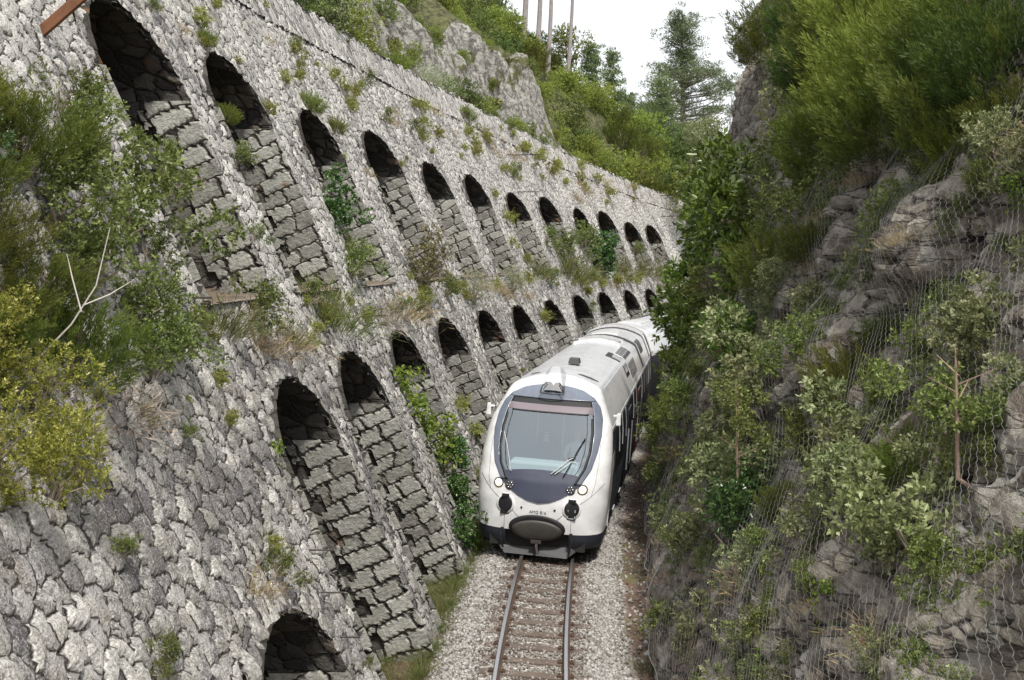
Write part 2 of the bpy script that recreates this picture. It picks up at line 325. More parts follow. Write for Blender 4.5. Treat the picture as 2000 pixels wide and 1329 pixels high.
class Acc:
    def __init__(s): s.V = []; s.F = []; s.U = []; s.n = 0
    def grid(s, P, UV, want=None, mask=None):
        nu, nv = P.shape[:2]; fl = False
        if want is not None:
            i, j = nu // 2, nv // 2; i = max(i, 1); j = max(j, 1)
            nrm = np.cross(P[i, j - 1] - P[i - 1, j - 1], P[i - 1, j] - P[i - 1, j - 1])
            if np.dot(nrm, want) < 0: P = P[::-1]; UV = UV[::-1]; fl = True
        s.V.append(P.reshape(-1, 3)); s.U.append(UV.reshape(-1, 2)); f_ = gridF(nu, nv, s.n)
        if mask is not None: f_ = f_[(mask[::-1] if fl else mask)[:-1, :-1].ravel()]
        s.F.append(f_); s.n += nu * nv
    def build(s, name, mat, parent=None, **k):
        return mk(name, np.concatenate(s.V), np.concatenate(s.F), mat, parent, uv=np.concatenate(s.U), smooth=True, **k)
def arch_z(u, a, b, zs, zc):
    q = np.clip((np.asarray(u) - (a + b) / 2) / ((b - a) / 2), -1, 1); return zs + (zc - zs) * np.sqrt(1 - q * q)
def frontP(Ug, Zg): return pos(Ug, ofront(Zg) + .0, Zg)
COSB = math.cos(math.atan(BAT))
def du_at(u): return float(np.clip(.045 * u / 12, .045, .13))
def dz_at(u): return float(np.clip(.035 * u / 14, .035, .08))
def strip(acc, us, zb, zt, nz):
    us = np.asarray(us); v = np.linspace(0, 1, nz)
    zb_ = zb(us)[:, None]; zt_ = zt(us)[:, None]
    Z = zb_ + (zt_ - zb_) * v[None]; Ug = np.broadcast_to(us[:, None], Z.shape)
    acc.grid(frontP(Ug, Z), np.stack([Ug, Z / COSB], -1), np.array([1, -.2, .4]))
def tier(acc, u0, u1, ops, zbf, ztf):
    x = u0
    for (a, b, zf, zs, zc) in [o for o in ops if o[1] > u0 and o[0] < u1] + [(u1, None, 0, 0, 0)]:
        if a > x + .01:
            us = np.arange(x, a, du_at(x)); us = np.append(us, a) if a - us[-1] > 1e-3 else us
            strip(acc, us, zbf, ztf, int(6.0 / dz_at(x)))
        if b is None: break
        m = max(16, int((b - a) / du_at(a))); th = np.linspace(np.pi, 0, m); us = (a + b) / 2 + (b - a) / 2 * np.cos(th)
        zc_ = float(ztf(np.array([(a + b) / 2]))[0])
        strip(acc, us, lambda q: arch_z(q, a, b, zs, zc), ztf, int((zc_ - zs) / dz_at(a)) + 4)
        x = b
wall = empty('retaining_wall', tuple(float(v) for v in pos(15, 1.65, 0)))
tag(wall, 'tall battered grey rubble stone retaining wall with two rows of arched recesses', 'wall')
wall_inv = Matrix.Translation(wall.location).inverted()
def wparent(o, p=wall): o.parent = p; o.matrix_parent_inverse = wall_inv; return o
a1 = Acc(); full = lambda c: (lambda u: np.full(len(u), c, float))
tier(a1, 5.5, 80, LOWO, full(-.6), full(5.3)); wparent(a1.build('lower_face', M['rubble']))
a2 = Acc(); tier(a2, 5.5, 80, UPPO, full(5.3), lambda u: ztop(u) - .95); wparent(a2.build('upper_face', M['rubble']))
a3 = Acc()
us = np.concatenate([np.arange(5.5, 30, .08), np.arange(30, 80.01, .13)]); v = np.linspace(0, 1, 24)
jag = .05 * np.sign(np.sin(us * 17.3 + np.sin(us * 5.1) * 3)) * rng.random(len(us)); Z = (ztop(us) - 1.05)[:, None] + (1.05 + jag)[:, None] * v[None]; Ug = np.broadcast_to(us[:, None], Z.shape)
a3.grid(pos(Ug, ofront(Z) - .045 - .02 * np.sin(us * 1.7)[:, None], Z), np.stack([Ug, Z], -1), np.array([1, -.2, .4]))
w_ = np.linspace(0, .6, 10); Ug = np.broadcast_to(us[:, None], (len(us), 10)); Zt = (ztop(us) + jag)[:, None] + 0 * Ug
a3.grid(pos(Ug, ofront(Zt) - .07 + w_[None], Zt), np.stack([Ug, Zt + w_[None]], -1), np.array([0, 0, 1]))
wparent(a3.build('parapet', M['slab']))
def recess(a, b, zf, zs, zc, D, cap):
    acc = Acc(); qa = Acc(); dz = dz_at(a) * 1.3; nz = max(6, int((zs - zf) / dz)); nd = max(6, int(D / (dz * 1.1)))
    zz = np.linspace(zf, zs, nz)[:, None]; dd = np.r_[-.07, np.linspace(0, D, nd)][None]; nd += 1
    for u, sgn in ((b, -1), (a, 1)):
        Zg = zz + 0 * dd; Og = ofront(Zg) + dd; w = -Og; hx, hy, t = track(u)
        UV = np.stack([(w + BAT * Zg) / 1.089 + u, (Zg - BAT * w) / 1.089 + u * 1.7], -1)
        kq = int(np.searchsorted(dd[0], .95)) + 1; Pg = pos(np.full(Zg.shape, u), Og, Zg); wn = sgn * np.array([math.sin(t), math.cos(t), 0])
        UVq = np.stack([dd / 1.089 + .31 + 0 * Zg + round(u) * 1.24, UV[..., 1]], -1)
        rw = np.floor(UVq[..., 1] * 2.15 / .62); wq = .62 + .16 * ((rw % 2) + .35 * np.sin(rw * 12.9)); qa.grid(Pg[:, :kq] + wn * .012, UVq[:, :kq], wn, mask=(dd < wq)[:, :kq]); acc.grid(Pg[:, 2:], UV[:, 2:], wn)
    va = Acc(); uc, hw = (a + b) / 2, (b - a) / 2; th = np.linspace(0, np.pi, max(14, int(hw * 3 / dz)))[:, None]
    Ug = uc + hw * np.cos(th) + 0 * dd; Zg = zs + (zc - zs) * np.sin(th) + 0 * dd
    va.grid(pos(Ug, ofront(Zg) + dd, Zg), np.stack([th * hw + 0 * dd, dd + 0 * th + u], -1), np.array([0, 0, -1]))
    so = acc; ub = np.linspace(a, b, max(10, int((b - a) / (dz * 1.3))))[:, None]; vv = np.linspace(0, 1, max(8, int((zc - zf) / dz)))[None]
    Zg = zf + (arch_z(ub, a, b, zs, zc) - zf) * vv; Ug = ub + 0 * vv
    va.grid(pos(Ug, ofront(Zg) + D, Zg), np.stack([Ug, Zg], -1), np.array([1, -.2, .4]))
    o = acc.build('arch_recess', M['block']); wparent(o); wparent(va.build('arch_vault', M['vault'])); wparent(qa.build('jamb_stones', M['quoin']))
    if cap:  # earth floor of the upper openings
        ac = Acc(); Ug = np.linspace(a - .1, b + .1, 12)[:, None] + 0 * dd; Zg = zf + .03 + .05 * dd + 0 * Ug
        ac.grid(pos(Ug, ofront(zf) + .02 + dd + 0 * Ug, Zg), np.stack([Ug, dd + 0 * Ug], -1), np.array([0, 0, 1])); f = ac.build('recess_floor', M['soil']); f.parent = o
M['soil'] = simple('brown_soil', (.13, .10, .07), .95, var=.5)
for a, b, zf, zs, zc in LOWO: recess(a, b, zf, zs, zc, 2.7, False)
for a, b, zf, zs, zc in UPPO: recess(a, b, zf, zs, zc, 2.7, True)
def voussoirs(a, b, zs, zc, th=.34, pr=.05):
    acc = Acc(); uc, hw = (a + b) / 2, (b - a) / 2
    t = np.linspace(0, np.pi, 90)[:, None]; r = np.linspace(0, 1, 12)[None]
    Ug = uc + (hw + th * r) * np.cos(t); Zg = zs + (zc - zs + th * r) * np.sin(t)
    acc.grid(pos(Ug, ofront(Zg) - pr, Zg), np.stack([t * hw * .9 + 0 * r, r * .30 + .1 + 0 * t], -1), np.array([1, -.2, .4]))
    return wparent(acc.build('arch_ring', M['ring']))
for (a, b, zf, zs, zc) in LOWO[:1]: voussoirs(a, b, zs, zc)
for (a, b, zf, zs, zc) in LOWO[1:8] + UPPO[:9]: voussoirs(a, b, zs, zc, .26, .015)

# ================================================================ right rock bank
def lean(u): return np.interp(u, [6, 14, 22, 30, 40, 60], [.46, .44, .36, .28, .20, .20])
def ztR(u): return np.interp(u, [0, 16, 24, 34, 40, 46, 52], [12.5, 12.5, 13.0, 13.8, 14.6, 14.2, 12.0])
uR = np.concatenate([np.arange(3.0, 12, .05), np.arange(12, 24, .075), np.arange(24, 52, .13)]); vR = np.linspace(0, 1, 210)
Zr = -.5 + (ztR(uR)[:, None] + .5) * vR[None]
Ur = np.broadcast_to(uR[:, None], Zr.shape)
def nz3(A, B, C, f, oc=4, seed=0):
    out = np.empty(A.size); a = A.ravel() * f; b = B.ravel() * f; c = C.ravel() * f if hasattr(C, 'ravel') else np.full(A.size, float(C))
    for i in range(A.size): out[i] = noise.fractal((a[i] + seed, b[i], c[i]), .9, 2.1, oc)
    return out.reshape(A.shape)
n1 = nz3(Ur, Zr, 0.0, .32, 4, 3.3)
bed = Zr * .85 + Ur * .42 + n1 * .5
n2 = nz3(bed * 2.2, Ur * .35 - Zr * .2, 0.0, 1.0, 4, 9.1)
n3 = nz3(Ur, Zr, 4.0, 1.6, 4, 1.0)
tb = bed * 1.5 + n3 * .25; lay = np.floor(tb).astype(int); fr = tb - lay; lr = rng.random(400); e_ = np.clip((fr - .82) / .18, 0, 1)
step_ = lr[(lay + 200) % 400] * (1 - e_) + lr[(lay + 201) % 400] * e_
DR = .32 * n1 + .14 * n2 + .10 * np.abs(n3) + .27 * (step_ - .5)
nose_ = np.exp(-((Ur - 41) / 3.0) ** 2) * np.exp(-((Zr - 13.4) / .7) ** 2) * .7 - np.exp(-((Ur - 41) / 4.0) ** 2) * np.exp(-((Zr - 12.0) / .6) ** 2) * .35
hole = -.5 * np.exp(-((Ur - 13.1) / .7) ** 2 - ((Zr - 5.3) / .35) ** 2) + .45 * np.exp(-((Ur - 13.2) / .9) ** 2 - ((Zr - 6.1) / .5) ** 2)
endcap = np.maximum(Ur - 45.5, 0) ** 1.6 * .9
OR = np.interp(uR, [10, 16, 22, 30, 50], [1.9, 2.0, 2.2, 2.25, 2.15])[:, None] + lean(uR)[:, None] * np.maximum(Zr, 0) - DR * np.clip(.35 + Zr * .3, 0, 1) - nose_ - hole + endcap
def bank_o(u, z):
    u = np.clip(np.asarray(u, float), uR[0], uR[-2]); i = np.clip(np.searchsorted(uR, u) - 1, 0, len(uR) - 2); fu = (u - uR[i]) / (uR[i + 1] - uR[i])
    def row(k):
        v = np.clip((z + .5) / (ztR(uR[k]) + .5), 0, .9999) * (len(vR) - 1); j = v.astype(int); f = v - j
        return ARR[0][k, j] * (1 - f) + ARR[0][k, j + 1] * f
    return row(i) * (1 - fu) + row(i + 1) * fu
ARR = [OR]
accb = Acc()
P = pos(Ur, -OR, Zr)
# the ground on top of the cutting runs back from its edge
kk = np.linspace(.15, 14, 26)[None]; Ut = uR[:, None] + 0 * kk; Ot = OR[:, -1][:, None] + kk; Ztp = Zr[:, -1][:, None] + .35 * kk + .3 * np.sin(Ut * .7 + kk)
accb.grid(np.concatenate([P, pos(Ut, -Ot, Ztp)], 1), np.concatenate([np.stack([Ur, Zr], -1), np.stack([Ut, Ztp], -1)], 1), np.array([-1, -.1, .4]))
bank = accb.build('rock_cutting', M['rock']); tag(bank, kind='structure')

# rockfall net: twisted wires that zigzag and touch their neighbours
zn = np.arange(.12, 11.2, .1); un = np.arange(4.5, 45.2, .15)
Bo = np.stack([bank_o(np.full(len(zn), u), zn) for u in un])
def mfilt(A, k, f):
    out = A.copy()
    for ax in (0, 1):
        st = [np.roll(out, s, ax) for s in range(-k, k + 1)]
        for q, s in zip(st, range(-k, k + 1)):
            sl = [slice(None)] * 2
            if s > 0: sl[ax] = slice(0, s); q[tuple(sl)] = np.take(out, [0], ax)
            if s < 0: sl[ax] = slice(s, None); q[tuple(sl)] = np.take(out, [-1], ax)
        out = f(np.stack(st), axis=0)
    return out
No = mfilt(mfilt(Bo, 4, np.min), 4, np.mean) * .55 + mfilt(mfilt(Bo, 2, np.min), 2, np.mean) * .45 - .13
No -= .12 * np.exp(-(zn[None] / 1.6) ** 2)                      # the foot of the net hangs clear of the rock
No += .03 * np.sin(un[:, None] * 5 + np.sin(zn[None] * .8) * 2)
ARN = No
def net_o(u, z):
    i = np.clip((u - un[0]) / .15, 0, len(un) - 1.001); j = np.clip((z - zn[0]) / .1, 0, len(zn) - 1.001)
    a = i.astype(int); b = j.astype(int); fi = i - a; fj = j - b
    return (ARN[a, b] * (1 - fi) * (1 - fj) + ARN[a + 1, b] * fi * (1 - fj) + ARN[a, b + 1] * (1 - fi) * fj + ARN[a + 1, b + 1] * fi * fj)
def wires(w, u0, u1, h, r):
    ks = np.arange(u0, u1, w); zj = np.arange(.14, 11.0, h); pat = np.array([1, 1, -1, -1])
    V = []; 
    for idx, k in enumerate(ks):
        u = k + (1 if idx % 2 else -1) * (w * .47) * pat[np.arange(len(zj)) % 4] + .03 * np.sin(zj * 1.3 + k)
        o = net_o(u, zj) ; V.append(pos(u, -o, zj))
    V = np.stack(V)                                             # wires, points, 3
    nk, nj = V.shape[:2]; d = np.array([[0, -1.0, 0], [-.87, .5, 0], [.87, .5, 0]]) * r
    VV = V[:, :, None, :] + d[None, None]
    idx = np.arange(nk * nj * 3).reshape(nk, nj, 3)
    F = np.concatenate([np.stack([idx[:, :-1, q], idx[:, :-1, (q + 1) % 3], idx[:, 1:, (q + 1) % 3], idx[:, 1:, q]], -1).reshape(-1, 4) for q in range(3)])
    return VV.reshape(-1, 3), F
V1, F1 = wires(.072, 5.0, 20, .031, .0017); V2, F2 = wires(.11, 20, 45, .05, .0026)
net = empty('rockfall_net', tuple(float(v) for v in pos(15, -2.0, 0))); tag(net, 'grey galvanised hexagonal wire rockfall netting draped over the rock cutting', 'netting')
ninv = Matrix.Translation(net.location).inverted()
o = mk('wire_mesh', np.concatenate([V1, V2]), np.concatenate([F1, F2 + len(V1)]), M['wire'], net); o.matrix_parent_inverse = ninv
mbn = MB(); uu = np.arange(5, 45, .25); mbn.tube([Vector(p) for p in pos(uu, -net_o(uu, np.full(len(uu), .16)), np.full(len(uu), .14) + .04 * np.sin(uu * 2))], .009, 5)
o = mbn.build('edge_cable', M['wire'], net); o.matrix_parent_inverse = ninv
for cu in (18.6,):
    mbn = MB(); zz = np.arange(.2, 10.8, .12); mbn.tube([Vector(p) for p in pos(cu + .1 * np.sin(zz), -net_o(cu + .1 * np.sin(zz), zz) + .01, zz)], .006, 4)
    o = mbn.build('vertical_cable', M['wire'], net); o.matrix_parent_inverse = ninv

# ================================================================ hillside above the wall
def hill_slope(u): return np.interp(u, [0, 30, 60, 80, 90, 110, 140], [1.3, 1.3, 1.35, 1.12, .9, .6, .5])
uH = np.concatenate([np.arange(6, 70, .25), np.arange(70, 135, .6)]); qH = np.concatenate([np.arange(0, 4, .14), np.arange(4, 44, .7)])
def hill_g(u, q):
    base = hill_slope(u) * np.maximum(q - .5, 0) * np.exp(-np.maximum(q, 0) / 70)
    m = np.clip((u - 27) / 6, 0, 1) * np.clip((62.5 - u) / 1.0, 0, 1)
    face = np.where(q < .8, 0, np.minimum((q - .8) * 2.4, 4.2 + .7 * np.sin(u * .35)))
    return np.maximum(base, m * (face + .8 * np.maximum(q - 2.4, 0)))
Uh = uH[:, None] + 0 * qH[None]; Qh = qH[None] + 0 * Uh
hn = nz3(Uh, Qh, 0.0, .25, 5, 5.0); hn2 = nz3(Uh, Qh, 3.0, .9, 4, 2.0)
Zh = ztop(Uh) - .15 - np.maximum(Uh - 84, 0) * .16 + hill_g(Uh, Qh) + (hn * 1.2 + hn2 * .35) * np.clip(Qh * .4, 0, 1)
Oh = ofront(ztop(Uh)) + .45 + Qh - (hn2 * .5) * np.clip(Qh * .5, 0, 1)
def hill_pt(u, q):
    i = int(np.clip(np.searchsorted(uH, u), 0, len(uH) - 1)); j = int(np.clip(np.searchsorted(qH, q), 0, len(qH) - 1))
    return pos(uH[i], Oh[i, j], Zh[i, j])
acch = Acc(); acch.grid(pos(Uh, Oh, Zh), np.stack([Uh, Qh], -1), np.array([0, 0, 1]))
def hill_mat():
    m, n, p, out = newmat('hillside_ground')
    uv = N(n, 'ShaderNodeTexCoord'); s = N(n, 'ShaderNodeSeparateXYZ'); L(n, uv.outputs['UV'], s.inputs[0])
    a = N(n, 'ShaderNodeTexNoise', Scale=.35, Detail=8.0, Roughness=.65); L(n, uv.outputs['Object'], a.inputs['Vector'])
    b = N(n, 'ShaderNodeTexNoise', Scale=3.0, Detail=8.0, Roughness=.7); L(n, uv.outputs['Object'], b.inputs['Vector'])
    mp = N(n, 'ShaderNodeMapping'); L(n, uv.outputs['Object'], mp.inputs[0]); mp.inputs['Scale'].default_value = (1.2, 1.2, .5); mp.inputs['Rotation'].default_value = (.4, .3, 0)
    vd = N(n, 'ShaderNodeTexVoronoi', feature='DISTANCE_TO_EDGE', Scale=1.5); dq = N(n, 'ShaderNodeVectorMath', operation='MULTIPLY_ADD'); L(n, b.outputs['Color'], dq.inputs[0]); dq.inputs[1].default_value = (.9, .9, .9); L(n, mp.outputs[0], dq.inputs[2]); L(n, dq.outputs[0], vd.inputs['Vector'])
    crack = ramp(n, mth(n, 'ADD', vd.outputs['Distance'], mth(n, 'MULTIPLY', mth(n, 'SUBTRACT', b.outputs[0], .5), .25)), [(0, 0.), (.07, 1.)])
    rock = ramp(n, b.outputs[0], [(.3, (.14, .135, .115)), (.5, (.30, .29, .26)), (.72, (.52, .51, .47))]); rock = mixc(n, crack, (.17, .16, .14), rock)
    soil = ramp(n, b.outputs[0], [(.35, (.07, .065, .03)), (.6, (.13, .14, .05)), (.75, (.22, .18, .11))])
    f = mth(n, 'ADD', mth(n, 'GREATER_THAN', s.outputs[1], 3.6), mth(n, 'GREATER_THAN', s.outputs[0], 62.6), clamp=True)
    f = mth(n, 'MAXIMUM', f, ramp(n, a.outputs[0], [(.56, 0.), (.6, 1.)]))
    L(n, mixc(n, f, rock, soil), p.inputs['Base Color']); p.inputs['Roughness'].default_value = .95
    bp = N(n, 'ShaderNodeBump', Strength=.9, Distance=.3); L(n, mth(n, 'ADD', b.outputs[0], mth(n, 'MULTIPLY', crack, .3)), bp.inputs['Height']); L(n, bp.outputs[0], p.inputs['Normal'])
    return m
hill = acch.build('hillside', hill_mat()); tag(hill, kind='structure')

# ================================================================ ground, ballast, track
CANT = rad(3.6)
def gz(o):   # o metres left of centre; canted formation
    return math.tan(CANT) * np.asarray(o)
uG = np.concatenate([np.arange(4, 26, .06), np.arange(26, 75, .3)]); oG = np.linspace(-3.4, 3.2, 120)
Ug = uG[:, None] + 0 * oG[None]; Og = oG[None] + 0 * Ug
prof = np.interp(oG, [-3.4, -2.0, -1.75, -1.5, -1.25, -.95, -.6, 0, .6, .95, 1.2, 1.5, 1.7, 3.2], [-.5, -.30, -.28, -.25, -.17, -.13, -.16, -.17, -.16, -.13, -.16, -.27, -.34, -.5])
gn = nz3(Ug, Og, 0.0, 1.6, 4, 8.0)
Zg = prof[None] + gz(np.clip(Og, -1.1, 1.1)) + gn * .025
accg = Acc(); accg.grid(pos(Ug, Og, Zg), np.stack([Ug, Og], -1), np.array([0, 0, 1]))
def ground_mat():
    m, n, p, out = newmat('trackbed')
    uv = N(n, 'ShaderNodeTexCoord'); s = N(n, 'ShaderNodeSeparateXYZ'); L(n, uv.outputs['UV'], s.inputs[0])
    a = N(n, 'ShaderNodeTexNoise', Scale=.9, Detail=6.0, Roughness=.6); L(n, uv.outputs['Object'], a.inputs['Vector'])
    v = N(n, 'ShaderNodeTexVoronoi', Scale=17.0); L(n, uv.outputs['Object'], v.inputs['Vector']); sc = N(n, 'ShaderNodeSeparateColor'); L(n, v.outputs['Color'], sc.inputs[0])
    v2 = N(n, 'ShaderNodeTexNoise', Scale=30.0, Detail=5.0); L(n, uv.outputs['Object'], v2.inputs['Vector'])
    grav = ramp(n, sc.outputs[0], [(0, (.14, .12, .105)), (.5, (.34, .32, .295)), (1, (.62, .60, .57))])
    soil = ramp(n, v2.outputs[0], [(.3, (.075, .045, .032)), (.6, (.16, .105, .075)), (.8, (.26, .20, .15))])
    soil = mixc(n, ramp(n, a.outputs[0], [(.5, 0.), (.62, .5)]), soil, (.12, .14, .045))
    d = mth(n, 'ABSOLUTE', mth(n, 'ADD', s.outputs[1], .0)); e = mth(n, 'ADD', d, mth(n, 'MULTIPLY', mth(n, 'SUBTRACT', a.outputs[0], .5), .6))
    f = ramp(n, e, [(.68, 0.), (.85, 1.)]); 
    g = ramp(n, mth(n, 'MULTIPLY', e, .5), [(.66, 0.), (.78, 1.)])
    gv = mixc(n, ramp(n, v2.outputs[0], [(.42, 0.), (.5, 1.)]), soil, grav)
    c = mixc(n, f, gv, grav); c = mixc(n, g, c, soil)
    L(n, c, p.inputs['Base Color']); p.inputs['Roughness'].default_value = .95
    bp = N(n, 'ShaderNodeBump', Strength=.8, Distance=.04); L(n, v.outputs['Distance'], bp.inputs['Height']); bp.invert = True; L(n, bp.outputs[0], p.inputs['Normal'])
    return m
tag(accg.build('trackbed_ground', ground_mat()), kind='structure')
gp = mk('ground', [(-700, -300, -.9), (700, -300, -.9), (700, 1200, -.9), (-700, 1200, -.9)], [(0, 1, 2, 3)], M['soil']); tag(gp, kind='structure')
def stones(n_, usel, osel, size, zoff=0.0):
    u = usel(n_); o = osel(n_); x, y, t = track(u); o = np.asarray(o)
    z = np.interp(o, oG, prof) + gz(np.clip(o, -1.1, 1.1)) + zoff + rng.uniform(-.012, .022, n_)
    c = pos(u, o, z); cu = np.array([[x, y, z] for x in (-1, 1) for y in (-1, 1) for z in (-1, 1)], float)
    s = size * rng.uniform(.5, 1.25, (n_, 1, 1)) * rng.uniform(.55, 1.2, (n_, 1, 3))
    V = (cu[None] + rng.uniform(-.45, .45, (n_, 8, 3))) * s * .5
    q = rng.normal(size=(n_, 4)); q /= np.linalg.norm(q, axis=1)[:, None]; w, a, b, d = q.T
    R = np.stack([1 - 2 * (b * b + d * d), 2 * (a * b - w * d), 2 * (a * d + w * b), 2 * (a * b + w * d), 1 - 2 * (a * a + d * d), 2 * (b * d - w * a), 2 * (a * d - w * b), 2 * (b * d + w * a), 1 - 2 * (a * a + b * b)], -1).reshape(-1, 3, 3)
    V = np.einsum('nij,nkj->nki', R, V) + c[:, None]
    f = np.array([[0, 1, 3, 2], [4, 6, 7, 5], [0, 4, 5, 1], [2, 3, 7, 6], [0, 2, 6, 4], [1, 5, 7, 3]])
    return V.reshape(-1, 3), (f[None] + 8 * np.arange(n_)[:, None, None]).reshape(-1, 4), np.repeat(rng.random(n_), 8)
def uden(n_): return 14.0 + (34 - 14.0) * rng.random(n_) ** 1.25
parts = [stones(17500, uden, lambda k: np.clip(rng.normal(1.12, .16, k), .78, 1.5), .040),
         stones(19000, uden, lambda k: -np.clip(rng.normal(1.10, .15, k), .78, 1.45), .040),
         stones(9500, uden, lambda k: rng.uniform(-.8, .8, k), .036, .004),
         stones(900, uden, lambda k: -rng.uniform(1.3, 2.0, k), .05), stones(500, uden, lambda k: rng.uniform(1.3, 1.7, k), .05)]
off = 0; VV = []; FF = []; AA = []
for i_, (v_, f_, r_) in enumerate(parts): VV.append(v_); FF.append(f_ + off); AA.append(r_ * (.62 if i_ == 2 else 1.)); off += len(v_)
m, n, p, out = newmat('ballast_stone'); a = N(n, 'ShaderNodeAttribute', attribute_name='rnd')
L(n, ramp(n, a.outputs['Fac'], [(0, (.11, .085, .068)), (.35, (.25, .23, .21)), (.6, (.31, .30, .285)), (1, (.47, .465, .45))]), p.inputs['Base Color']); p.inputs['Roughness'].default_value = .9; M['ballast'] = m
tag(mk('gravel', np.concatenate(VV), np.concatenate(FF), M['ballast'], attr=np.concatenate(AA)), kind='stuff')

trk = empty('railway_track', tuple(float(v) for v in pos(15, 0, 0))); tag(trk, 'single narrow gauge railway track of two steel rails on brown sleepers', 'railway track')
tinv = Matrix.Translation(trk.location).inverted()
m, n, p, out = newmat('rail_steel'); t_ = N(n, 'ShaderNodeTexCoord'); gn_ = N(n, 'ShaderNodeNewGeometry'); sp_ = N(n, 'ShaderNodeSeparateXYZ'); L(n, gn_.outputs['Normal'], sp_.inputs[0])
M['rail_side'] = simple('rusty_rail_side', (.075, .045, .03), .8, var=.4)
M['rail_top'] = simple('polished_rail_head', (.62, .62, .64), .38, 1.0)
uu = np.concatenate([np.arange(4, 62, .35)])
prf = [(-.06, -.135), (.06, -.135), (.06, -.12), (.012, -.105), (.012, -.04), (.032, -.03), (.032, -.006), (.024, 0), (-.024, 0), (-.032, -.006), (-.032, -.03), (-.012, -.04), (-.012, -.105), (-.06, -.12)]
for s in (-.5, .5):
    V = []; F = []; mi = []; k = len(prf)
    for i, u in enumerate(uu):
        for (dx, dz) in prf: V.append(pos(u, s - dx, dz + math.tan(CANT) * s))
    for i in range(len(uu) - 1):
        for j in range(k):
            F.append((i * k + j, i * k + (j + 1) % k, (i + 1) * k + (j + 1) % k, (i + 1) * k + j)); mi.append(1 if j in (6, 7, 8) else 0)
    o = mk('rail', V, F, [M['rail_side'], M['rail_top']], trk, midx=mi); o.matrix_parent_inverse = tinv
M['sleeper'] = simple('weathered_sleeper', (.125, .095, .078), .95, var=.45)
for i, u in enumerate(np.arange(14.1, 27, .6)):
    mb = MB(); u += random.uniform(-.03, .03); x, y, t = track(u)
    R = Matrix.Rotation(-t, 3, 'Z') @ Matrix.Rotation(CANT, 3, 'Y'); R = R @ Matrix.Rotation(random.uniform(-.015, .015), 3, 'Z')
    mb.box((x, y, -.196), (1.72 + random.uniform(-.06, .06), .21, .12), R, taper=.985)
    for s in (-.5, .5):
        for e in (-.09, .09):
            c = Vector((x, y, -.115)) + R @ Vector((s + e, 0, 0)); mb.box(c, (.07, .09, .03), R, 1); mb.tube([c, c + Vector((0, 0, .035))], .013, 6, 1)
    o = mb.build('sleeper', [M['sleeper'], M['rail_side']], trk); o.matrix_parent_inverse = tinv

# ================================================================ train
CENH = [(1.27, .52), (1.30, .8), (1.32, 1.2), (1.325, 1.7), (1.31, 2.1), (1.28, 2.38), (1.25, 2.52), (1.17, 2.72), (1.08, 2.93), (.99, 3.12), (.93, 3.21), (.80, 3.28), (.58, 3.36), (.36, 3.415), (.16, 3.44), (.0, 3.45)]
def csec(n=44):
    pts = np.array(CENH); d = np.r_[0, np.cumsum(np.hypot(*np.diff(pts, axis=0).T))]; t = np.linspace(0, d[-1], n)
    return np.stack([np.interp(t, d, pts[:, 0]), np.interp(t, d, pts[:, 1])], -1)
CS = csec()
_b = np.array([(1.1, -.9), (1.26, -.5)] + CENH); _ang = np.arctan2(_b[:, 1] - 1.6, _b[:, 0]); _rad = np.hypot(_b[:, 0], _b[:, 1] - 1.6)
def rho(x, z):
    a = np.arctan2(z - 1.6, np.abs(x)); return np.clip(np.hypot(x, z - 1.6) / np.interp(a, _ang, _rad), 0, 1)
def Dn(x, z):
    x = np.asarray(x, float); z = np.asarray(z, float) + 0 * x; r = rho(x, z)
    A = np.interp(z, [.1, .8, 1.15, 1.5, 1.9, 2.4, 2.9, 3.2, 3.5], [.05, .0, .02, .10, .27, .55, .88, 1.12, 1.45])
    return A + .80 * (1 - (1 - r ** 2.7) ** (1 / 2.7))
def paint(name, col, rough=.3, coat=.5, dirt=.13):
    m, n, p, out = newmat(name); t = N(n, 'ShaderNodeTexCoord'); a = N(n, 'ShaderNodeTexNoise', Scale=1.4, Detail=8.0, Roughness=.6); L(n, t.outputs['Object'], a.inputs['Vector'])
    b = N(n, 'ShaderNodeTexNoise', Scale=9.0, Detail=5.0); mp = N(n, 'ShaderNodeMapping'); L(n, t.outputs['Object'], mp.inputs[0]); mp.inputs['Scale'].default_value = (1, .25, 1); L(n, mp.outputs[0], b.inputs['Vector'])
    f = ramp(n, mth(n, 'MULTIPLY', mth(n, 'ADD', a.outputs[0], b.outputs[0]), .5), [(.45, 0.), (.62, dirt * 3)])
    L(n, mixc(n, f, col, tuple(c * .6 for c in col)), p.inputs['Base Color']); p.inputs['Roughness'].default_value = rough; p.inputs['Coat Weight'].default_value = coat; p.inputs['Coat Roughness'].default_value = .12
    return m
M['t_white'] = paint('white_train_paint', (.80, .805, .82)); M['t_roof'] = paint('silver_roof_paint', (.56, .575, .61), .30, .2, .16)
M['t_navy'] = paint('navy_train_paint', (.026, .032, .05), .6, .0); M['t_grey'] = paint('blue_grey_surround', (.15, .175, .225), .35, .4)
M['t_panel'] = paint('dark_blue_panel', (.055, .062, .10), .42, .2)
M['black'] = simple('black_rubber', (.012, .012, .014), .6); M['dkgrey'] = simple('dark_grey_plastic', (.05, .05, .055), .5, var=.2)
M['t_side'] = simple('dark_side_glass', (.008, .010, .013), .35, spec=.12); M['mull'] = simple('window_mullion', (.55, .57, .6), .4)
M['mauve'] = simple('tinted_sun_band', (.20, .165, .185), .25, coat=.6); M['chrome'] = simple('lamp_reflector', (.8, .8, .82), .15, 1.0)
M['coupler'] = simple('coupler_cover', (.05, .046, .042), .55, var=.3); M['under'] = simple('underframe_dirt', (.02, .019, .018), .85, var=.3)
M['door'] = simple('door_red_brown', (.20, .055, .03), .4)
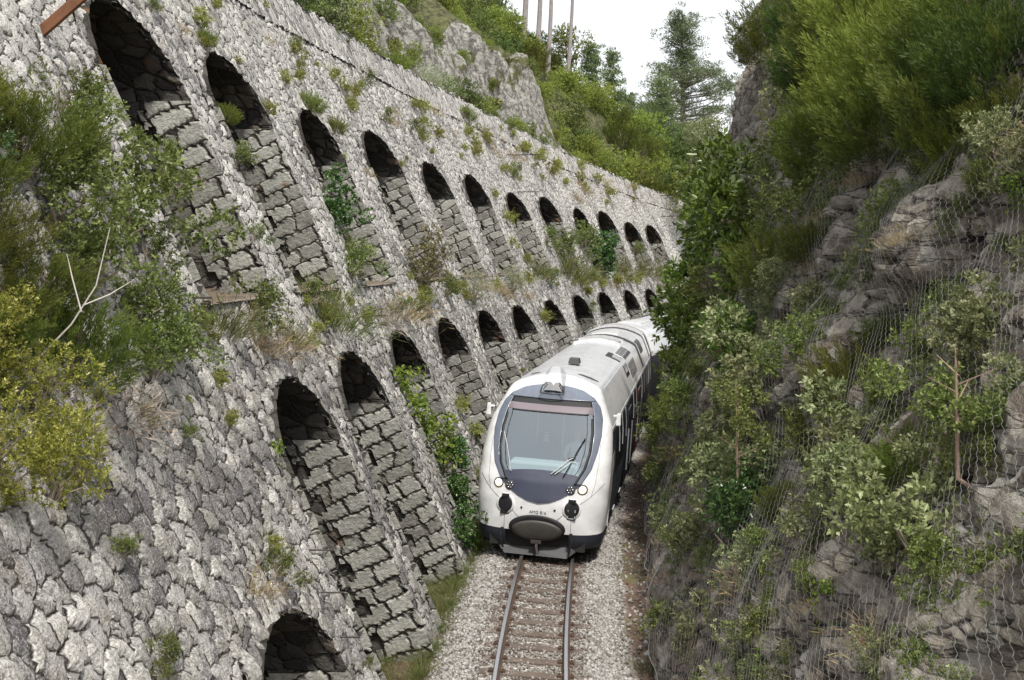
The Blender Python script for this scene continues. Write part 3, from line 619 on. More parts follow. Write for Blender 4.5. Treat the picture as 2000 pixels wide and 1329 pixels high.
m, n, p, out = newmat('windscreen_glass'); g_ = N(n, 'ShaderNodeBsdfGlossy', Roughness=.07); g_.inputs[0].default_value = (.80, .90, .96, 1)
tr_ = N(n, 'ShaderNodeBsdfTransparent'); tr_.inputs[0].default_value = (.80, .88, .90, 1); mx_ = N(n, 'ShaderNodeMixShader'); mx_.inputs[0].default_value = .24
L(n, tr_.outputs[0], mx_.inputs[1]); L(n, g_.outputs[0], mx_.inputs[2]); L(n, mx_.outputs[0], out.inputs[0]); M['glass'] = m
vt_ = N(n, 'ShaderNodeVectorTransform', vector_type='NORMAL', convert_from='OBJECT', convert_to='WORLD'); vt_.inputs[0].default_value = (0, -.86, .51)
ge_ = N(n, 'ShaderNodeNewGeometry'); vm_ = N(n, 'ShaderNodeMix', data_type='VECTOR'); vm_.inputs[0].default_value = .85; L(n, ge_.outputs['Normal'], vm_.inputs[4]); L(n, vt_.outputs[0], vm_.inputs[5]); nn_ = N(n, 'ShaderNodeVectorMath', operation='NORMALIZE'); L(n, vm_.outputs[1], nn_.inputs[0]); L(n, nn_.outputs[0], g_.inputs['Normal'])
m, n, p, out = newmat('clear_lamp_glass'); g_ = N(n, 'ShaderNodeBsdfGlossy', Roughness=.05); tr_ = N(n, 'ShaderNodeBsdfTransparent'); mx_ = N(n, 'ShaderNodeMixShader'); mx_.inputs[0].default_value = .35
L(n, tr_.outputs[0], mx_.inputs[1]); L(n, g_.outputs[0], mx_.inputs[2]); L(n, mx_.outputs[0], out.inputs[0]); M['lampglass'] = m
m, n, p, out = newmat('lit_headlight'); p.inputs['Base Color'].default_value = (.9, .85, .75, 1); p.inputs['Emission Color'].default_value = (1, .78, .52, 1); p.inputs['Emission Strength'].default_value = .75; M['lit'] = m

def chord(ua, ub, back):
    A = pos(ua, 0, 0.); B = pos(ub, 0, 0.); d = (B - A); h = math.atan2(d[0], d[1]); d = d / np.linalg.norm(d)
    O = A - d * back; return Matrix.Translation(Vector(O)) @ Matrix.Rotation(-h, 4, 'Z') @ Matrix.Rotation(rad(3.6), 4, 'Y')
T1 = chord(25.7, 37.7, 3.95); T2 = chord(45.0, 57.0, 3.4)
train = empty('train'); train.matrix_basis = T1
tag(train, 'white and dark blue two-carriage diesel railcar coming along the track', 'train')
CL1 = 18.95
def tp(o, parent=train, Mx=None): o.parent = parent; return o
# front shell
tt = np.sin(np.linspace(-1, 1, 81) * np.pi / 2)[None]
X = CS[:, 0][:, None] * tt; Zz = CS[:, 1][:, None] + 0 * X; Y = Dn(X, Zz)
EGZ = [1.10, 1.14, 1.22, 1.35, 1.5, 1.8, 2.1, 2.4, 2.7, 2.92, 3.08, 3.2, 3.26, 3.29]; EGX = [0, .22, .42, .63, .79, .97, 1.05, 1.09, 1.07, .99, .85, .62, .36, 0]
def egg(z): return np.interp(z, EGZ, EGX, left=0, right=0)
F = gridF(*X.shape); V = np.stack([X, Y, Zz], -1).reshape(-1, 3); c = V[F].mean(1)
keep = ~((np.abs(c[:, 0]) < egg(c[:, 2]) - .06) & (c[:, 2] > 1.2) & (c[:, 2] < 3.2)); F = F[keep]
V, F = compact(V, F); shell = mk('front_shell', V, F, M['t_white'], train, smooth=True)
ED = Dn(CS[:, 0], CS[:, 1])
def body(y_end, y_start, parent, name='body_shell', n=24):
    """sides and roof, from the nose edge (or y_start) back"""
    st = ED if y_start is None else np.full(len(CS), y_start)
    q = np.linspace(0, 1, n)[None]
    for s in (-1, 1): pass
    Vs = []; Fs = []; mi = []; off = 0
    for s in (-1, 1):
        Yg = st[:, None] + (y_end - st[:, None]) * q; Xg = s * CS[:, 0][:, None] + 0 * Yg; Zg = CS[:, 1][:, None] + 0 * Yg
        f = gridF(*Yg.shape, off); f = f if s < 0 else f[:, ::-1]; v = np.stack([Xg, Yg, Zg], -1).reshape(-1, 3)
        Vs.append(v); Fs.append(f); off += len(v); cc = v[f - (off - len(v))].mean(1)
        mi.append(np.where(cc[:, 2] < 2.46, np.where((cc[:, 1] < 1.3) & (y_start is None), 1, 0), np.where(cc[:, 2] < 3.05, 1, 2)))
    o = mk(name, np.concatenate(Vs), np.concatenate(Fs), [M['t_navy'], M['t_white'], M['t_roof']], parent, midx=np.concatenate(mi), smooth=True)
    # end wall
    return o
body(CL1, None, train)
mb = MB(); ring = [(x, CL1, z) for x, z in CS] + [(-x, CL1, z) for x, z in CS[::-1][1:]]; mb.add(ring, [tuple(range(len(ring)))]); mb.build('end_wall', M['dkgrey'], train)
def patch(name, zs, xl, xr, off, mat, nx=24, skirt=.03, parent=train):
    zs = np.asarray(zs); q = np.linspace(0, 1, nx)[None]; a = xl(zs)[:, None]; b = xr(zs)[:, None]
    X = a + (b - a) * q; Z = zs[:, None] + 0 * X; Y = Dn(X, Z) - off; nu, nv = X.shape
    V = list(np.stack([X, Y, Z], -1).reshape(-1, 3)); F = [tuple(f) for f in gridF(nu, nv)[:, ::-1]]
    if skirt:
        per = [i * nv for i in range(nu)] + [(nu - 1) * nv + j for j in range(1, nv)] + [i * nv + nv - 1 for i in range(nu - 2, -1, -1)] + [j for j in range(nv - 2, 0, -1)]
        base = len(V)
        for i in per: v = V[i].copy(); v[1] += skirt; V.append(v)
        k = len(per)
        for i in range(k): F.append((per[i], per[(i + 1) % k], base + (i + 1) % k, base + i))
    return mk(name, V, F, mat, parent, smooth=True)
def inx(z): return np.interp(z, [1.5, 1.66, 1.8, 2.1, 2.45, 2.8, 3.02], [.70, .78, .86, .925, .93, .88, .80])
# lower dark panel: columns
xs = np.sin(np.linspace(-1, 1, 49) * np.pi / 2) * .80; zt_ = 1.735 - .09 * (xs / .8) ** 2; zl = np.interp(np.abs(xs), [0, .22, .42, .63, .8], [1.10, 1.14, 1.22, 1.35, 1.52])
q = np.linspace(0, 1, 14)[None]; Z = zl[:, None] + (zt_ - zl)[:, None] * q; X = xs[:, None] + 0 * Z; Y = Dn(X, Z) - .022
mk('lower_panel', np.stack([X, Y, Z], -1).reshape(-1, 3), gridF(*X.shape), M['t_panel'], train, smooth=True)
zs = np.linspace(1.5, 3.02, 40)
patch('windscreen_surround', zs, lambda z: -np.maximum(egg(z), inx(z) + .0), lambda z: -inx(z), .03, M['t_grey'], 8)
patch('windscreen_surround', zs, lambda z: inx(z), lambda z: np.maximum(egg(z), inx(z)), .03, M['t_grey'], 8)
patch('windscreen_surround', np.linspace(3.02, 3.288, 14), lambda z: -egg(z), lambda z: egg(z), .035, M['t_grey'], 40)
patch('seal', zs[:-8], lambda z: -inx(z) - .005, lambda z: -inx(z) + .05, .034, M['black'], 3)
patch('seal', zs[:-8], lambda z: inx(z) - .05, lambda z: inx(z) + .005, .034, M['black'], 3)
patch('visor', np.linspace(2.90, 3.05, 8), lambda z: -inx(z) + .02, lambda z: inx(z) - .02, .012, M['black'], 30, 0)
patch('sun_band', np.linspace(2.79, 2.915, 6), lambda z: -inx(z) - .0, lambda z: inx(z) + .0, .016, M['mauve'], 30, 0)
patch('seal', np.linspace(2.77, 2.795, 3), lambda z: -inx(z) + .1, lambda z: inx(z) - .1, .024, M['black'], 30, .02)
gz_ = np.linspace(1.60, 2.80, 24); wsc = patch('windscreen', gz_, lambda z: -inx(z) + .02, lambda z: inx(z) - .02, .010, M['glass'], 30, 0)
for s in (-1, 1):  # inner side frames seen through the glass
    patch('seal', np.linspace(1.66, 2.78, 20), (lambda z: -inx(z) + .12) if s < 0 else (lambda z: inx(z) - .135), (lambda z: -inx(z) + .135) if s < 0 else (lambda z: inx(z) - .12), .016, M['black'], 2, 0)
# lights
def disc(name, x, z, r, mat, off=.02, parent=train, depth=.05, dome=.0, n=20, rz=None):
    V = []; F = []; rings = [(1, depth), (1, 0), (.8, -dome * .5), (.45, -dome * .85)]; rz = rz or r
    y0 = float(Dn(x, z)); gx = (float(Dn(x + .05, z)) - float(Dn(x - .05, z))) / .1; gzz = (float(Dn(x, z + .05)) - float(Dn(x, z - .05))) / .1
    for k, d in rings:
        for i in range(n):
            a = 6.2832 * i / n; dx = k * r * math.cos(a); dz = k * rz * math.sin(a); V.append((x + dx, y0 + gx * dx + gzz * dz - off + d, z + dz))
    for j in range(len(rings) - 1):
        for i in range(n): F.append((j * n + i, j * n + (i + 1) % n, (j + 1) * n + (i + 1) % n, (j + 1) * n + i))
    V.append((x, y0 - off - dome, z)); c0 = (len(rings) - 1) * n
    for i in range(n): F.append((c0 + i, c0 + (i + 1) % n, len(V) - 1))
    return mk(name, V, F, mat, parent, smooth=True)
for s in (-1, 1):
    disc('headlight_ring', s * .835, 1.41, .100, M['dkgrey'], .006)
    disc('headlight', s * .835, 1.41, .075, M['lit'], .022, dome=.025)
    disc('marker_ring', s * .60, 1.40, .108, M['mull'], .004)
    mlp = disc('marker_light', s * .60, 1.40, .092, M['dkgrey'], .020, dome=.01)
    for i in range(7):
        a = 6.2832 * i / 6; rr = .055 if i < 6 else 0; disc('led', s * .60 + rr * math.cos(a), 1.40 + rr * math.sin(a), .014, M['chrome'], .034, mlp, n=8, dome=.008)
    disc('hatch_recess', s * .66, 1.03, .185, M['t_white'], .004, depth=.03, rz=.20); 
    h_ = disc('hatch_cover', s * .66, 1.03, .145, M['black'], .016, dome=.012, rz=.155)
    mb = MB(); y0 = float(Dn(s * .66, 1.03)); mb.box((s * .66, y0 - .012, 1.19), (.15, .04, .06)); mb.box((s * .66, y0 - .012, .865), (.17, .04, .09)); mb.box((s * .66, y0 - .03, 1.06), (.012, .02, .18)); mb.build('hatch_tab', M['black'], h_)
    if s > 0:
        mb = MB()
        for dx in (-.07, .07): mb.box((s * .66 + dx, y0 - .035, 1.0), (.014, .02, .045)); mb.box((s * .66 + dx, y0 - .035, .88), (.014, .02, .045))
        mb.box((s * .66, y0 - .035, .85), (.1, .02, .012)); mb.build('clamp', M['mull'], h_)
    disc('tow_eye_plug', s * .33, .985 , .022, M['black'], .01, n=10)
    # body seams
    mb = MB(); 
    def seam(pts):
        P = []
        for (xa, za), (xb, zb) in zip(pts, pts[1:]):
            for k in range(8): x = xa + (xb - xa) * k / 8; z = za + (zb - za) * k / 8; P.append((x, float(Dn(x, z)) - .001, z))
        P.append((pts[-1][0], float(Dn(*pts[-1])) - .001, pts[-1][1])); mb.tube(P, .0045, 4)
    seam([(s * 1.085, 2.25), (s * 1.09, 1.9), (s * 1.06, 1.5), (s * 1.0, 1.27), (s * .80, 1.13)]); seam([(s * 1.0, 1.27), (s * 1.24, 1.52)]); seam([(s * .53, .93), (s * .32, .74)]); seam([(s * .66, .82), (s * .66, .53)])
    mb.build('panel_seam', M['dkgrey'], train)
# coupler cover, skirt, plough, hoses
disc('coupler_surround', 0, .60, .56, M['black'], .012, depth=.1, rz=.265, n=40)
disc('coupler_cover', 0, .555, .50, M['coupler'], .03, dome=.03, rz=.20, n=40)
ks = np.linspace(-1, 1, 61); xs = 1.27 * np.sin(ks * np.pi / 2); zz = np.array([.525, .42, .3, .22]); sh = np.array([0, .015, .05, .11])
X = xs[:, None] * (1 - sh[None] * .4); Z = zz[None] + 0 * X; Y = Dn(xs, np.full(61, .52))[:, None] + sh[None] + .005
fmask = gridF(*X.shape)[:, ::-1]; V = np.stack([X, Y, Z], -1).reshape(-1, 3); cc = V[fmask].mean(1); fmask = fmask[np.abs(cc[:, 0]) > .62]
for sg in (-1, 1):
    fm_ = fmask[np.sign(V[fmask].mean(1)[:, 0]) == sg]; mk('skirt', *compact(V, fm_), M['t_navy'], train, smooth=True)
mb = MB(); mb.box((0, .55, .34), (1.9, .7, .36), m=0); mb.box((0, 9.6, .36), (2.3, 18.0, .5)); mb.build('underframe', M['under'], train)  # long box widened and lowered to deepen the shade under the train
mb = MB(); pl = [(-.84, .26, .20), (-.62, .06, .04), (.62, .06, .04), (.84, .26, .20), (.74, .26, .32), (-.74, .26, .32)]
mb.add(pl + [(x, y + .05, z) for x, y, z in pl], [(0, 1, 2, 3, 4, 5)[::-1], (6, 7, 8, 9, 10, 11), (0, 6, 7, 1), (1, 7, 8, 2), (2, 8, 9, 3), (3, 9, 10, 4), (4, 10, 11, 5), (5, 11, 6, 0)]); mb.build('snow_plough', M['dkgrey'], train)
for s in (-1, 1):
    mb = MB(); mb.tube([(s * .68, .02, .56), (s * .70, -.03, .42), (s * .68, -.02, .28), (s * .66, .08, .15)], .022, 7); mb.box((s * .68, .0, .52), (.06, .05, .08)); mb.build('air_hose', M['black'], train)
mb = MB(); mb.tube([(0, .1, .34), (.02, -.05, .24), (.06, -.1, .12)], .03, 7); mb.box((0, .06, .33), (.2, .16, .06)); mb.build('coupling_hook', M['iron'], train)
# number
cv = bpy.data.curves.new('fleet_number', 'FONT'); cv.body = 'AMG 816'; cv.size = .085; cv.align_x = 'CENTER'; cv.extrude = .002
fo = bpy.data.objects.new('fleet_number', cv); COL.objects.link(fo); fo.parent = train; fo.location = (0, float(Dn(0, .92)) - .006, .89); fo.rotation_euler = (rad(88), 0, 0); cv.materials.append(M['dkgrey'])
bpy.context.view_layer.update(); fm2 = bpy.data.meshes.new_from_object(fo.evaluated_get(bpy.context.evaluated_depsgraph_get())); fo2 = bpy.data.objects.new('fleet_number', fm2); COL.objects.link(fo2); fo2.parent = train; fo2.matrix_basis = fo.matrix_basis.copy(); bpy.data.objects.remove(fo); fo2.name = 'fleet_number'
# roof lamp pod
V = []; F = []; nu, nv = 14, 12
for i in range(nu):
    a = i / (nu - 1); ang = a * np.pi
    for j in range(nv):
        b = j / (nv - 1); yy = 1.05 + b * .95; hgt = .27 * math.sin(min(1, b * 1.6 + .12) * np.pi / 2) * (1 - max(0, b - .45) / .55 * .95); wd_ = .27 * (1 - .35 * b)
        V.append((wd_ * math.cos(ang), yy, float(3.16 + .29 * min(1, b * 1.8)) + hgt * math.sin(ang)))
F = gridF(nu, nv); pod = mk('roof_lamp_pod', V, F, M['lampglass'], train, smooth=True)
mb = MB()
for x in (-.09, .09): mb.tube([(x, 1.22, 3.28), (x, 1.34, 3.30)], [.085, .05], 14)
mb.box((0, 1.42, 3.24), (.4, .3, .10)); mb.build('lamp_unit', M['chrome'], pod)
mb = MB(); mb.tube([(-.24, 1.04, 3.15), (0, 1.0, 3.14), (.24, 1.04, 3.15)], .016, 6); mb.tube([(-.24, 1.04, 3.15), (-.21, 1.08, 3.28), (-.13, 1.14, 3.36)], .014, 6); mb.tube([(.24, 1.04, 3.15), (.21, 1.08, 3.28), (.13, 1.14, 3.36)], .014, 6); mb.build('pod_rim', M['dkgrey'], pod)
# mirrors
for s in (-1, 1):
    V = []; mb = MB()
    for i in range(8):
        a = 6.2832 * i / 8
        for (k, dx) in ((1, 0), (.75, .06)): V.append((s * (1.27 + dx) + s * .06 * k * math.cos(a) , 1.55 + .05 * math.sin(a) * k, 2.70 + .0))
    mb.box((s * 1.36, 1.50, 2.66), (.10, .10, .26), taper=.8); mb.box((s * 1.29, 1.55, 2.72), (.10, .05, .05)); o = mb.build('mirror', M['t_white'], train)
    bv = o.modifiers.new('b', 'BEVEL'); bv.width = .03; bv.segments = 2
    mb = MB(); mb.box((s * 1.36, 1.56, 2.66), (.085, .01, .22)); mb.build('mirror_glass', M['t_side'], o)
# wipers
mb = MB(); fy = lambda x, z: float(Dn(x, z)) - .06
def wl(pts, r, mi): mb.tube([(x, fy(x, z), z) for x, z in pts], r, 5, mi)
wl([(.20, 1.68), (.36, 1.82), (.52, 1.96), (.60, 2.0)], .010, 1); wl([(.27, 1.68), (.42, 1.80), (.58, 1.93), (.66, 1.92)], .010, 1)
wl([(.44, 1.64), (.55, 1.86), (.66, 2.12), (.78, 2.36)], .012, 0); wl([(.50, 1.98), (.64, 2.02)], .014, 0); mb.build('wiper', [M['black'], M['mull']], train)
mb = MB(); wl([(-.86, 2.36), (-.74, 2.1), (-.60, 1.66)], .008, 0); mb.build('wiper', [M['mull']], train)
# cab interior
mb = MB(); mb.box((0, 1.55, 1.15), (2.3, 2.0, .06)); mb.box((0, 2.45, 1.95), (2.0, .04, 1.7)); mb.build('cab_lining', simple('cab_lining_grey', (.16, .20, .215), .8), train)
mb = MB(); mb.box((-.02, .82, 1.62), (1.5, .5, .34), taper=.92); o = mb.build('driving_desk', simple('desk_grey', (.42, .50, .50), .6), train); bv = o.modifiers.new('b', 'BEVEL'); bv.width = .05; bv.segments = 2
for x in (-.42, .14): mb = MB(); mb.box((x, 2.38, 2.0), (.05, .05, 1.3)); mb.build('cab_post', simple('post_pale', (.6, .66, .68), .5), train)
# side windows, mullions, doors, rails
def sides(parent, y0, y1, ws, doors):
    for s in (-1, 1):
        for (a, b) in ws:
            Yg = np.array([a + .04, b - .04]); zz = np.linspace(1.42, 2.36, 8); xx = np.interp(zz, CS[:, 1], CS[:, 0]) + .008
            V = [(s * xx[i], y, zz[i]) for i in range(8) for y in Yg]; F = [(2 * i, 2 * i + 1, 2 * i + 3, 2 * i + 2)[:: (1 if s > 0 else -1)] for i in range(7)]
            w_ = mk('side_window', V, F, M['t_side'], parent, smooth=True)
            mb = MB(); xi = 1.33; mb.tube([(s * (np.interp(z, CS[:, 1], CS[:, 0]) + .012), b, z) for z in (1.75, 2.1, 2.44)], .009, 4); mb.build('window_frame', M['mull'], w_)
        for y in doors:
            mb = MB(); mb.box((s * 1.335, y, 1.45), (.03, 1.25, 1.75)); d = mb.build('door', M['door'] if y > 9 and parent is train else M['t_navy'], parent)
            mb = MB(); mb.box((s * 1.352, y, 1.85), (.012, .9, .7)); mb.build('door_glass', M['t_side'], d)
            mb = MB(); mb.tube([(s * 1.38, y - .72, .9), (s * 1.38, y - .72, 1.9)], .018, 6); mb.tube([(s * 1.38, y + .72, .9), (s * 1.38, y + .72, 1.9)], .018, 6); mb.build('handrail', M['mull'], d)
        mb = MB(); mb.box((s * 1.19, (y0 + y1) / 2, .40), (.06, (y1 - y0) - .8, .34)); mb.build('side_skirt', M['under'], parent)
        mb = MB()
        for k in range(9):
            y = y0 + 1.6 + k * (y1 - y0 - 3) / 8; mb.tube([(s * 1.30, y, .55), (s * 1.31, y + .35, .58)], .014, 5)
        mb.tube([(s * 1.29, y0 + .3, .5), (s * 1.29, y0 + .3, 1.0)], .016, 5); mb.build('step_rail', M['mull'], parent)
sides(train, .9, CL1, [(2.0, 3.0), (3.0, 4.0), (4.0, 5.2), (7.0, 8.3), (8.3, 9.6), (11.2, 12.6), (12.6, 14.0), (14.0, 15.4), (15.4, 16.8), (16.8, 18.2)], [6.1, 10.4])
# roof fittings of the front carriage
def rz_(x): return float(np.interp(abs(x), CS[::-1, 0], CS[::-1, 1]))
def slab(name, x0, x1, y0, y1, h, mat, parent=train, nx=10, lift=0.0):
    xs = np.linspace(x0, x1, nx); V = []; F = []
    for x in xs:
        for y in (y0, y1):
            for dz in (-.02, h + lift): V.append((x, y, rz_(x) + dz))
    for i in range(nx - 1):
        a = i * 4; b = a + 4; F += [(a + 1, b + 1, b + 3, a + 3), (a, b, b + 1, a + 1), (a + 2, a + 3, b + 3, b + 2)]
    F += [(0, 1, 3, 2), ((nx - 1) * 4, (nx - 1) * 4 + 2, (nx - 1) * 4 + 3, (nx - 1) * 4 + 1)]
    return mk(name, V, F, mat, parent)
mb = MB(); mb.box((.08, 4.3, 3.54), (.26, .40, .12), taper=.8); mb.build('roof_antenna', M['dkgrey'], train)
for s, w in ((-1, .12), (1, .24)):
    xs = np.linspace(-1, 1, 14); V = []; F = []
    for t_ in xs:
        e = math.sqrt(max(0, 1 - t_ * t_)) * .10; x = s * .58 + t_ * w
        V += [(x, 2.6 - e, rz_(x) + .012), (x, 2.6 + e, rz_(x) + .012)]
    for i in range(13): F.append((2 * i, 2 * i + 2, 2 * i + 3, 2 * i + 1))
    mk('roof_vent', V, F, M['dkgrey'], train)
slab('radiator_recess', -.70, .56, 11.8, 13.1, .012, M['dkgrey']); 
for y in (11.7, 13.1): slab('radiator_frame', -.76, .62, y, y + .09, .09, M['t_white'])
for k in range(3): slab('radiator_slat', -.66, .52, 12.0 + k * .33, 12.06 + k * .33, .05, M['mull'])
slab('exhaust_grille', .50, 1.12, 7.9, 9.0, .014, M['black'], nx=6)
for k in range(4): slab('grille_bar', .66, 1.08, 8.1 + k * .2, 8.14 + k * .2, .04, M['mull'], nx=4)
slab('louvre_panel', .62, 1.22, 9.2, 11.9, .012, M['t_white'], nx=6)
for k in range(7): slab('louvre_slot', .66, 1.19, 9.35 + k * .35, 9.53 + k * .35, .02, M['black'], nx=5)
slab('roof_step', -1.24, 1.24, 14.0, 14.35, .05, M['dkgrey'], nx=40); slab('roof_hatch', -.55, .30, 15.2, 16.8, .05, M['t_white'])
slab('vent_grille', .85, 1.1, 15.0, 16.4, .02, M['dkgrey'], nx=4); slab('roof_end_frame', -1.25, 1.25, 18.55, 18.95, .08, M['t_white'], nx=44); slab('roof_end_seal', -1.25, 1.25, 18.2, 18.5, .03, M['dkgrey'], nx=44)
m, n, p, out = newmat('exhaust_soot'); 
for s in (-1, 1):
    mb = MB(); mb.tube([(s * .955, y, rz_(.955) + .004) for y in (2.4, 8, 13.9)], .010, 4); mb.tube([(s * 1.255, y, 2.49) for y in (1.4, 8, 18.9)], .014, 4); mb.build('roof_seam', M['mull'], train)
# bogies
def bogies(parent, ys):
    for y in ys:
        mb = MB(); mb.box((0, y, .42), (1.9, 1.9, .3), m=0); o = mb.build('bogie', M['under'], parent)
        for yy in (-.85, .85):
            for s in (-.53, .53): mb = MB(); mb.tube([(s - .05, y + yy, .36), (s + .05, y + yy, .36)], .36, 20); mb.build('wheel', M['iron'], o)
bogies(train, (3.75, 15.75))
# rear carriage
rear = empty('rear_carriage'); rear.parent = train; rear.matrix_basis = T1.inverted() @ T2
body(18.8, .0, rear); sides(rear, .2, 18.6, [(1.2 + k * 1.4, 2.6 + k * 1.4) for k in range(11)], [])
for yy in (0.0, 18.8):
    mb = MB(); ring = [(x, yy, z) for x, z in CS] + [(-x, yy, z) for x, z in CS[::-1][1:]]; mb.add(ring, [tuple(range(len(ring)))]); mb.build('end_wall', M['dkgrey'], rear)
slab('roof_end_frame', -1.25, 1.25, .0, .35, .08, M['t_white'], rear, 44)
slab('roof_step', -1.24, 1.24, 8.8, 9.2, .05, M['dkgrey'], rear, 40); slab('roof_hatch', -.5, .4, 2.0, 3.6, .05, M['t_white'], rear); slab('vent_grille', .75, 1.12, 4.2, 7.6, .02, M['dkgrey'], rear, 5)
slab('roof_hatch', -.5, .4, 11, 13, .05, M['t_white'], rear)
mb = MB(); mb.box((0, 9.4, .38), (2.2, 18.0, .42)); mb.build('underframe', M['under'], rear); bogies(rear, (3.4, 15.4))
mb = MB(); e0 = T1 @ Vector((0, CL1, 0)); 
ringA = [T1 @ Vector((x * .9, CL1 - .02, .7 + (z - .7) * .93)) for x, z in CS] + [T1 @ Vector((-x * .9, CL1 - .02, .7 + (z - .7) * .93)) for x, z in CS[::-1][1:]]
ringB = [T2 @ Vector((x * .9, .02, .7 + (z - .7) * .93)) for x, z in CS] + [T2 @ Vector((-x * .9, .02, .7 + (z - .7) * .93)) for x, z in CS[::-1][1:]]
k = len(ringA); ti = T1.inverted(); mb.add([ti @ v for v in ringA + ringB], [(i, i + 1, k + i + 1, k + i) for i in range(k - 1)]); mb.build('gangway_bellows', M['dkgrey'], train)

# people in the cab
def person(x, y, zf, label, shirt, skin, hair, glasses):
    me = bpy.data.meshes.new('person'); P = []; E = []; R = []
    def j(p, r, par=None):
        P.append(p); R.append(r)
        if par is not None: E.append((par, len(P) - 1))
        return len(P) - 1
    pel = j((0, 0, .52), (.15, .12)); wa = j((0, .01, .68), (.14, .10), pel); ch = j((0, .0, .88), (.17, .115), wa); sh = j((0, .0, 1.0), (.12, .09), ch)
    nk = j((0, -.01, 1.08), (.055, .055), sh); j1 = j((0, -.015, 1.15), (.066, .075), nk); hd = j((0, -.02, 1.23), (.077, .095), j1); j((0, -.01, 1.31), (.06, .07), hd)
    for s in (-1, 1):
        a = j((s * .19, 0, .97), (.06, .06), sh); b = j((s * .25, -.06, .75), (.045, .045), a); c_ = j((s * .17, -.33, .70), (.034, .034), b); h = j((s * .15, -.41, .70), (.035, .02), c_)
        for f in range(4): q = j((s * (.12 + .018 * f), -.46, .705), (.01, .01), h); j((s * (.12 + .018 * f), -.50 + abs(f - 1.5) * .008, .69), (.008, .008), q)
        q = j((s * .115, -.43, .71), (.011, .011), h); j((s * .095, -.46, .70), (.009, .009), q)
        l = j((s * .10, -.05, .50), (.09, .09), pel); kn = j((s * .13, -.45, .50), (.065, .065), l); an = j((s * .13, -.48, .10), (.045, .045), kn); j((s * .13, -.60, .05), (.045, .035), an)
    me.from_pydata(P, E, []); o = bpy.data.objects.new('person', me); COL.objects.link(o); sk = o.modifiers.new('skin', 'SKIN')
    for v, r in zip(me.skin_vertices[0].data, R): v.radius = r; v.use_root = False
    me.skin_vertices[0].data[0].use_root = True
    ss = o.modifiers.new('s', 'SUBSURF'); ss.levels = ss.render_levels = 2
    dg = bpy.context.evaluated_depsgraph_get(); ev = bpy.data.meshes.new_from_object(o.evaluated_get(dg)); o.modifiers.clear(); o.data = ev
    ev.materials.clear()
    for m_ in (simple('skin', skin, .55), simple('shirt', shirt, .9), simple('trousers', (.03, .035, .05), .9)): ev.materials.append(m_)
    for pg in ev.polygons:
        c = pg.center; pg.use_smooth = True
        arm = abs(c.x) > .08 and c.y < -.28 and c.z > .6
        pg.material_index = 0 if (c.z > 1.06 or arm) else (1 if c.z > .58 else 2)
    mb = MB()
    for i in range(7):
        for k in range(10): pass
    V = []; nu, nv = 14, 8
    for i in range(nu):
        for k_ in range(nv):
            a = 6.2832 * i / (nu - 1); b = k_ / (nv - 1) * 1.65; V.append((.084 * math.sin(b) * math.sin(a), .0 + .102 * math.sin(b) * -math.cos(a) + .012, 1.262 + .10 * math.cos(b)))
    hr = mk('hair', V, gridF(nu, nv), simple('hair', hair, .8), o, smooth=True)
    mb = MB(); mb.tube([(0, -.10, 1.245), (0, -.135, 1.205)], [.012, .018], 6); mb.build('nose', ev.materials[0], o)
    mb = MB(); mb.box((0, -.112, 1.165), (.045, .012, .01)); mb.build('mouth', simple('lips', (.30, .10, .09), .6), o)
    mb = MB()
    for s in (-1, 1): mb.box((s * .034, -.108, 1.238), (.05, .014, .03) if glasses else (.02, .01, .012)); mb.box((s * .084, -.01, 1.22), (.015, .03, .05))
    mb.build('sunglasses' if glasses else 'eyes', M['black'] if glasses else simple('eye_dark', (.05, .03, .02), .4), o)
    o.matrix_basis = T1 @ Matrix.Translation((x, y, zf)); tag(o, label, 'person'); return o
person(-.14, 1.75, .98, 'driver seated behind the windscreen wearing sunglasses and a dark top with pale collar', (.05, .06, .09), (.55, .36, .27), (.12, .08, .06), True)
person(.52, 1.80, 1.02, 'person in a pale shirt seated beside the driver behind the wiper', (.55, .62, .68), (.50, .32, .24), (.20, .14, .10), False)
mb = MB()
for x in (-.14, .52): mb.box((x, 2.05, 1.75), (.46, .10, .62)); mb.box((x, 1.78, 1.42), (.46, .5, .1)); mb.box((x, 1.8, 1.27), (.12, .12, .25))
mb.build('seat', M['dkgrey'], train)

# ================================================================ plants
def unit(v): return v / np.maximum(np.linalg.norm(v, axis=-1, keepdims=True), 1e-9)
def leafmesh(P, A, ln, wd_, fold=.25, rnd=None):
    n_ = len(P); A = unit(A); s = unit(np.cross(A, rng.normal(size=(n_, 3)))); nn = np.cross(s, A)
    ln = np.broadcast_to(ln, n_)[:, None]; w = np.broadcast_to(wd_, n_)[:, None]
    V = np.stack([P, P + A * ln * .55 + s * w * .5 + nn * w * fold, P + A * ln, P + A * ln * .55 - s * w * .5 + nn * w * fold], 1)
    i = np.arange(n_)[:, None] * 4
    F = np.concatenate([i + np.array([[0, 1, 2]]), i + np.array([[0, 2, 3]])]); r = rng.random(n_) if rnd is None else rnd
    return V.reshape(-1, 3), F, np.repeat(np.clip(r, 0, 1), 4)
def ball(n_): return unit(rng.normal(size=(n_, 3)))
def lobes(k, spread=.28, r=(.16, .27), zc=.45, zs=.28):
    return [(np.array([rng.normal() * spread * .6, rng.normal() * spread * .6, zc + rng.uniform(-zs, zs)]), rng.uniform(*r)) for _ in range(k)]
